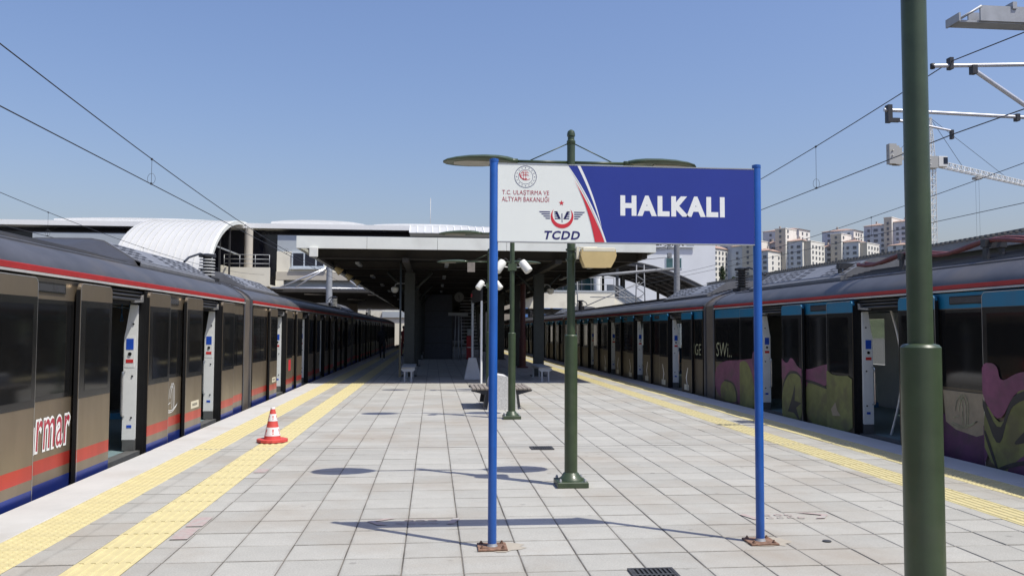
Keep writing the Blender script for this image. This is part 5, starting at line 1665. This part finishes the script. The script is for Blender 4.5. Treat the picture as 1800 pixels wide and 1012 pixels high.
def tower(label, x, y, z0, blocks, rz=-50):
    """blocks: (x0, x1, y0, y1, height, wall material, front columns, side columns) in the tower's own frame."""
    t = thing('apartment_tower', label, 'apartment tower', (x, y, z0), 'apartment towers on the hill', R(rz))
    for (x0, x1, y0, y1, h, wm, fc, sc) in blocks:
        x0, x1, y0, y1 = x0 * 1.22, x1 * 1.22, y0 * 1.15, y1 * 1.15
        w = MB().box(x0, x1, y0, y1, 0, h).build('wall', wm, t, local=True)
        MB().box(x1 - 0.05, x1 + 0.02, y0 + 0.01, y1 - 0.01, 0, h - 0.02).build('sunlit_side', 'tower_cream', t, local=True)  # paler sheet puts the sunlight on this side into the colour
        if wm != 'tower_sand':
            rf = MB(); hip_roof(rf, x0, x1, y0, y1, h, 1.7); ro = rf.build('roof', 'terracotta', t, local=True)
            MB().box(x0 + (x1 - x0) * .3, x0 + (x1 - x0) * .3 + 0.8, (y0 + y1) / 2, (y0 + y1) / 2 + 0.8, h + 0.5, h + 3.2).build('chimney', 'tower_sand', ro, local=True)
        else:
            MB().box(x0 - 0.2, x1 + 0.2, y0 - 0.2, y1 + 0.2, h, h + 0.4).build('roof', 'tower_cream', t, local=True)
        n = int(h / 3.0)
        for r_ in range(max(0, n - 10), n):
            zz = 1.7 + 3.0 * r_
            for c in fc:
                place_window(w, x0 + (x1 - x0) * c[0], y0, zz, 0, c[1], 1.5)
            for c in sc:
                place_window(w, x1, y0 + (y1 - y0) * c, zz, R(90), 1.35, 1.5)


W1 = [(0.3, 1.3), (0.75, 1.9)]
W2 = [(0.22, 1.3), (0.55, 2.2), (0.85, 1.3)]
S4 = (0.14, 0.38, 0.62, 0.86)
tower('tower with an evenly windowed bright wall, leftmost of the row', 161.5, 448, 16, [(-5, -1, -9, 4, 31, 'tower_grey', [(0.5, 1.3)], S4), (-5, 1.5, 4, 26, 42, 'tower_grey', [(0.5, 1.3)], (0.08, 0.2, 0.32, 0.44, 0.56, 0.68, 0.8, 0.92))])
tower('grey tower partly hidden by the blue sign post', 176, 447, 16, [(-7, -0.5, -6, 8, 32.5, 'tower_grey', [(0.45, 1.3)], ()), (-0.5, 5, -8, 8, 35, 'tower_sand', [(0.5, 1.2)], ()), (5, 11, -6, 9, 29, 'tower_grey', W1, (0.3, 0.7))])
tower('stepped tower with tan stair core, first after the blue post', 199, 450, 16, [(-14, 4, 2, 14, 43, 'tower_grey', W2, (0.3, 0.7)), (-9.5, -2, -8, 2, 34.5, 'tower_grey', W1, ()), (-2, 3, -10, 2, 42, 'tower_sand', [(0.5, 1.1)], (0.2,)), (3, 10, -8, 6, 35, 'tower_grey', W1, ()), (10, 13, -6, 9, 34.5, 'tower_sand', [], S4)])
tower('stepped tower with red roofs in the middle of the row', 231, 450, 16, [(-11, 4, 2, 14, 43, 'tower_grey', W2, (0.25, 0.5, 0.75)), (-8.5, -2, -8, 2, 33, 'tower_grey', W1, ()), (-2, 3, -10, 2, 39.5, 'tower_sand', [(0.5, 1.1)], (0.2,)), (3, 10, -8, 6, 35, 'tower_grey', W1, ()), (10, 13, -6, 9, 34, 'tower_sand', [], S4)])
tower('low sand coloured tower squeezed between its two taller neighbours', 218, 470, 16, [(-3, 3, -5, 5, 32, 'tower_grey', W1, (0.5,))])
tower('tall tower with a central tan stair core beside the green pole', 264, 452, 16, [(-13, -3, -6, 8, 46.5, 'tower_grey', W2, ()), (-3, 0.5, -8, 8, 50, 'tower_sand', [(0.5, 1.1)], ()), (0.5, 9, -6, 8, 47.5, 'tower_grey', W2, (0.3, 0.7)), (2, 12, -18, -6, 33, 'tower_grey', W1, ())])
tower('small tower top peeping out beyond the crane mast', 297, 470, 16, [(-7, 4, -5, 7, 36, 'tower_cream', W2, S4), (4, 11, -3, 9, 34, 'tower_grey', W1, ())])

# trees at the foot of the towers


def tree(label, x, y, z, h, w, seed):
    t = thing('pine_tree', label, 'tree', (x, y, z), 'trees at the foot of the towers')
    rnd = random.Random(seed)
    MB().path([(0, 0, 0), (0.1, 0, h * 0.4), (0, 0.1, h * 0.8)], [0.35, 0.25, 0.08], n=6).build('trunk', 'bark', t, local=True)
    c = MB()
    for k in range(900):
        u = rnd.random()
        zz = h * (0.18 + 0.82 * u)
        r_ = w * math.sqrt(rnd.random()) * (1.05 - 0.75 * u) * (0.8 + 0.3 * math.sin(9 * u + seed))
        a = rnd.random() * 6.283
        p = Vector((r_ * math.cos(a), r_ * math.sin(a), zz))
        d1 = Vector((rnd.uniform(-1, 1), rnd.uniform(-1, 1), rnd.uniform(-.6, .6))).normalized() * 0.5
        d2 = Vector((rnd.uniform(-1, 1), rnd.uniform(-1, 1), rnd.uniform(-.6, .6))).normalized() * 0.35
        c.add([p - d1, p + d2, p + d1, p - d2], [(0, 1, 2, 3)])
    me = bpy.data.meshes.new('crown')
    me.from_pydata(c.v, [], c.f)
    me.materials.append(MATS['leaf_dark'])
    link('crown', me, t)


tree('tall dark tree before the bright windowed tower', 151.3, 425, 21, 14.5, 3.2, 1)
tree('low round tree at the foot of the bright windowed tower', 157.5, 425, 21, 9.0, 4.5, 2)
tree('bushy tree at the foot of the first stepped tower', 180.5, 425, 23, 10.5, 5.0, 3)
tree('smaller bush beside the first stepped tower', 187, 425, 23, 9.5, 4.0, 4)

# ------------------------------------------------------------------ tower crane
cx, cy, cz = 158.0, 250.0, 0.0
cr = thing('tower_crane', 'white lattice tower crane behind the big green pole', 'crane', (cx, cy, -1))


def lattice(mb, p0, p1, w0, w1, step, r=0.09, tri=False):
    p0, p1 = Vector(p0), Vector(p1)
    d = (p1 - p0).normalized()
    ref = Vector((0, 0, 1)) if abs(d.z) < 0.9 else Vector((1, 0, 0))
    u = d.cross(ref).normalized(); v = u.cross(d)
    L_ = (p1 - p0).length
    offs = [(-1, -1), (1, -1), (1, 1), (-1, 1)] if not tri else [(-1, -1), (1, -1), (0, 1)]
    def at(s, k):
        w = w0 + (w1 - w0) * s / L_
        return p0 + d * s + u * offs[k][0] * w / 2 + v * offs[k][1] * w / 2
    for k in range(len(offs)):
        mb.tube(at(0, k), at(L_, k), r * 1.3, n=5, caps=False)
    n = int(L_ / step)
    for i in range(n):
        for k in range(len(offs)):
            k2 = (k + 1) % len(offs)
            a, b = (k, k2) if i % 2 else (k2, k)
            mb.tube(at(L_ * i / n, a), at(L_ * (i + 1) / n, b), r * 0.8, n=4, caps=False)
            mb.tube(at(L_ * i / n, k), at(L_ * i / n, k2), r * 0.7, n=4, caps=False)


jd = Vector((0.865, 0.502, 0))
top = Vector((cx, cy, 55.0))
mb = MB(); lattice(mb, (cx, cy, -1), (cx, cy, 54), 1.9, 1.9, 1.9, 0.11); mb.build('mast', 'crane_white', cr)
mb = MB(); lattice(mb, (cx, cy, 57.5), (cx, cy, 70.2), 1.7, 0.5, 1.8, 0.10); mb.build('tower_head', 'crane_white', cr)
MB().box(cx - 1.5, cx + 1.5, cy - 1.5, cy + 1.5, 53.6, 57.4).build('slewing_ring', 'crane_grey', cr)
cab = cx + 3.0
MB().box(cab - 1.4, cab + 1.6, cy - 1.6, cy + 0.6, 54.0, 57.4).build('cab', 'crane_white', cr, bevel=0.15)
MB().box(cab + 0.2, cab + 1.62, cy - 1.65, cy + 0.3, 54.9, 57.0).build('cab_window', 'dark_glass', cr)
mb = MB(); lattice(mb, top + jd * 2 + Vector((0, 0, 0.8)), top + jd * 72 + Vector((0, 0, 0.8)), 2.0, 1.7, 1.9, 0.10, True); mb.build('jib', 'crane_white', cr)
mb = MB(); lattice(mb, top - jd * 1.5 + Vector((0, 0, 0.6)), top - jd * 24 + Vector((0, 0, 0.6)), 1.6, 1.6, 1.9, 0.10); mb.build('counter_jib', 'crane_white', cr)
cwp = top - jd * 21.5
mb = MB()
for k in range(3):
    q = cwp + jd * (k * 1.5 - 1.5)
    mb.box(q.x - 1.15, q.x + 1.15, q.y - 0.9, q.y + 0.9, 52.3, 58.4 - 0.4 * k)
mb.build('counterweight', 'crane_grey', cr)
mb = MB()
hd_ = Vector((cx, cy, 70.0))
mb.tube(hd_, top + jd * 20 + Vector((0, 0, 1.8)), 0.07, n=5).tube(hd_, top + jd * 50 + Vector((0, 0, 1.8)), 0.07, n=5).tube(hd_, top - jd * 20 + Vector((0, 0, 1.2)), 0.07, n=5)
mb.build('pendant_line', 'wire', cr)
tp = top + jd * 30
mb = MB().box(tp.x - 1.2, tp.x + 1.2, tp.y - 1, tp.y + 1, 53.4, 54.2); mb.build('trolley', 'crane_grey', cr)
mb = MB().tube((tp.x - 0.6, tp.y, 53.4), (tp.x - 0.6, tp.y, 20), 0.035, n=4).tube((tp.x + 0.6, tp.y, 53.4), (tp.x + 0.6, tp.y, 20), 0.035, n=4); mb.build('hoist_rope', 'wire', cr)
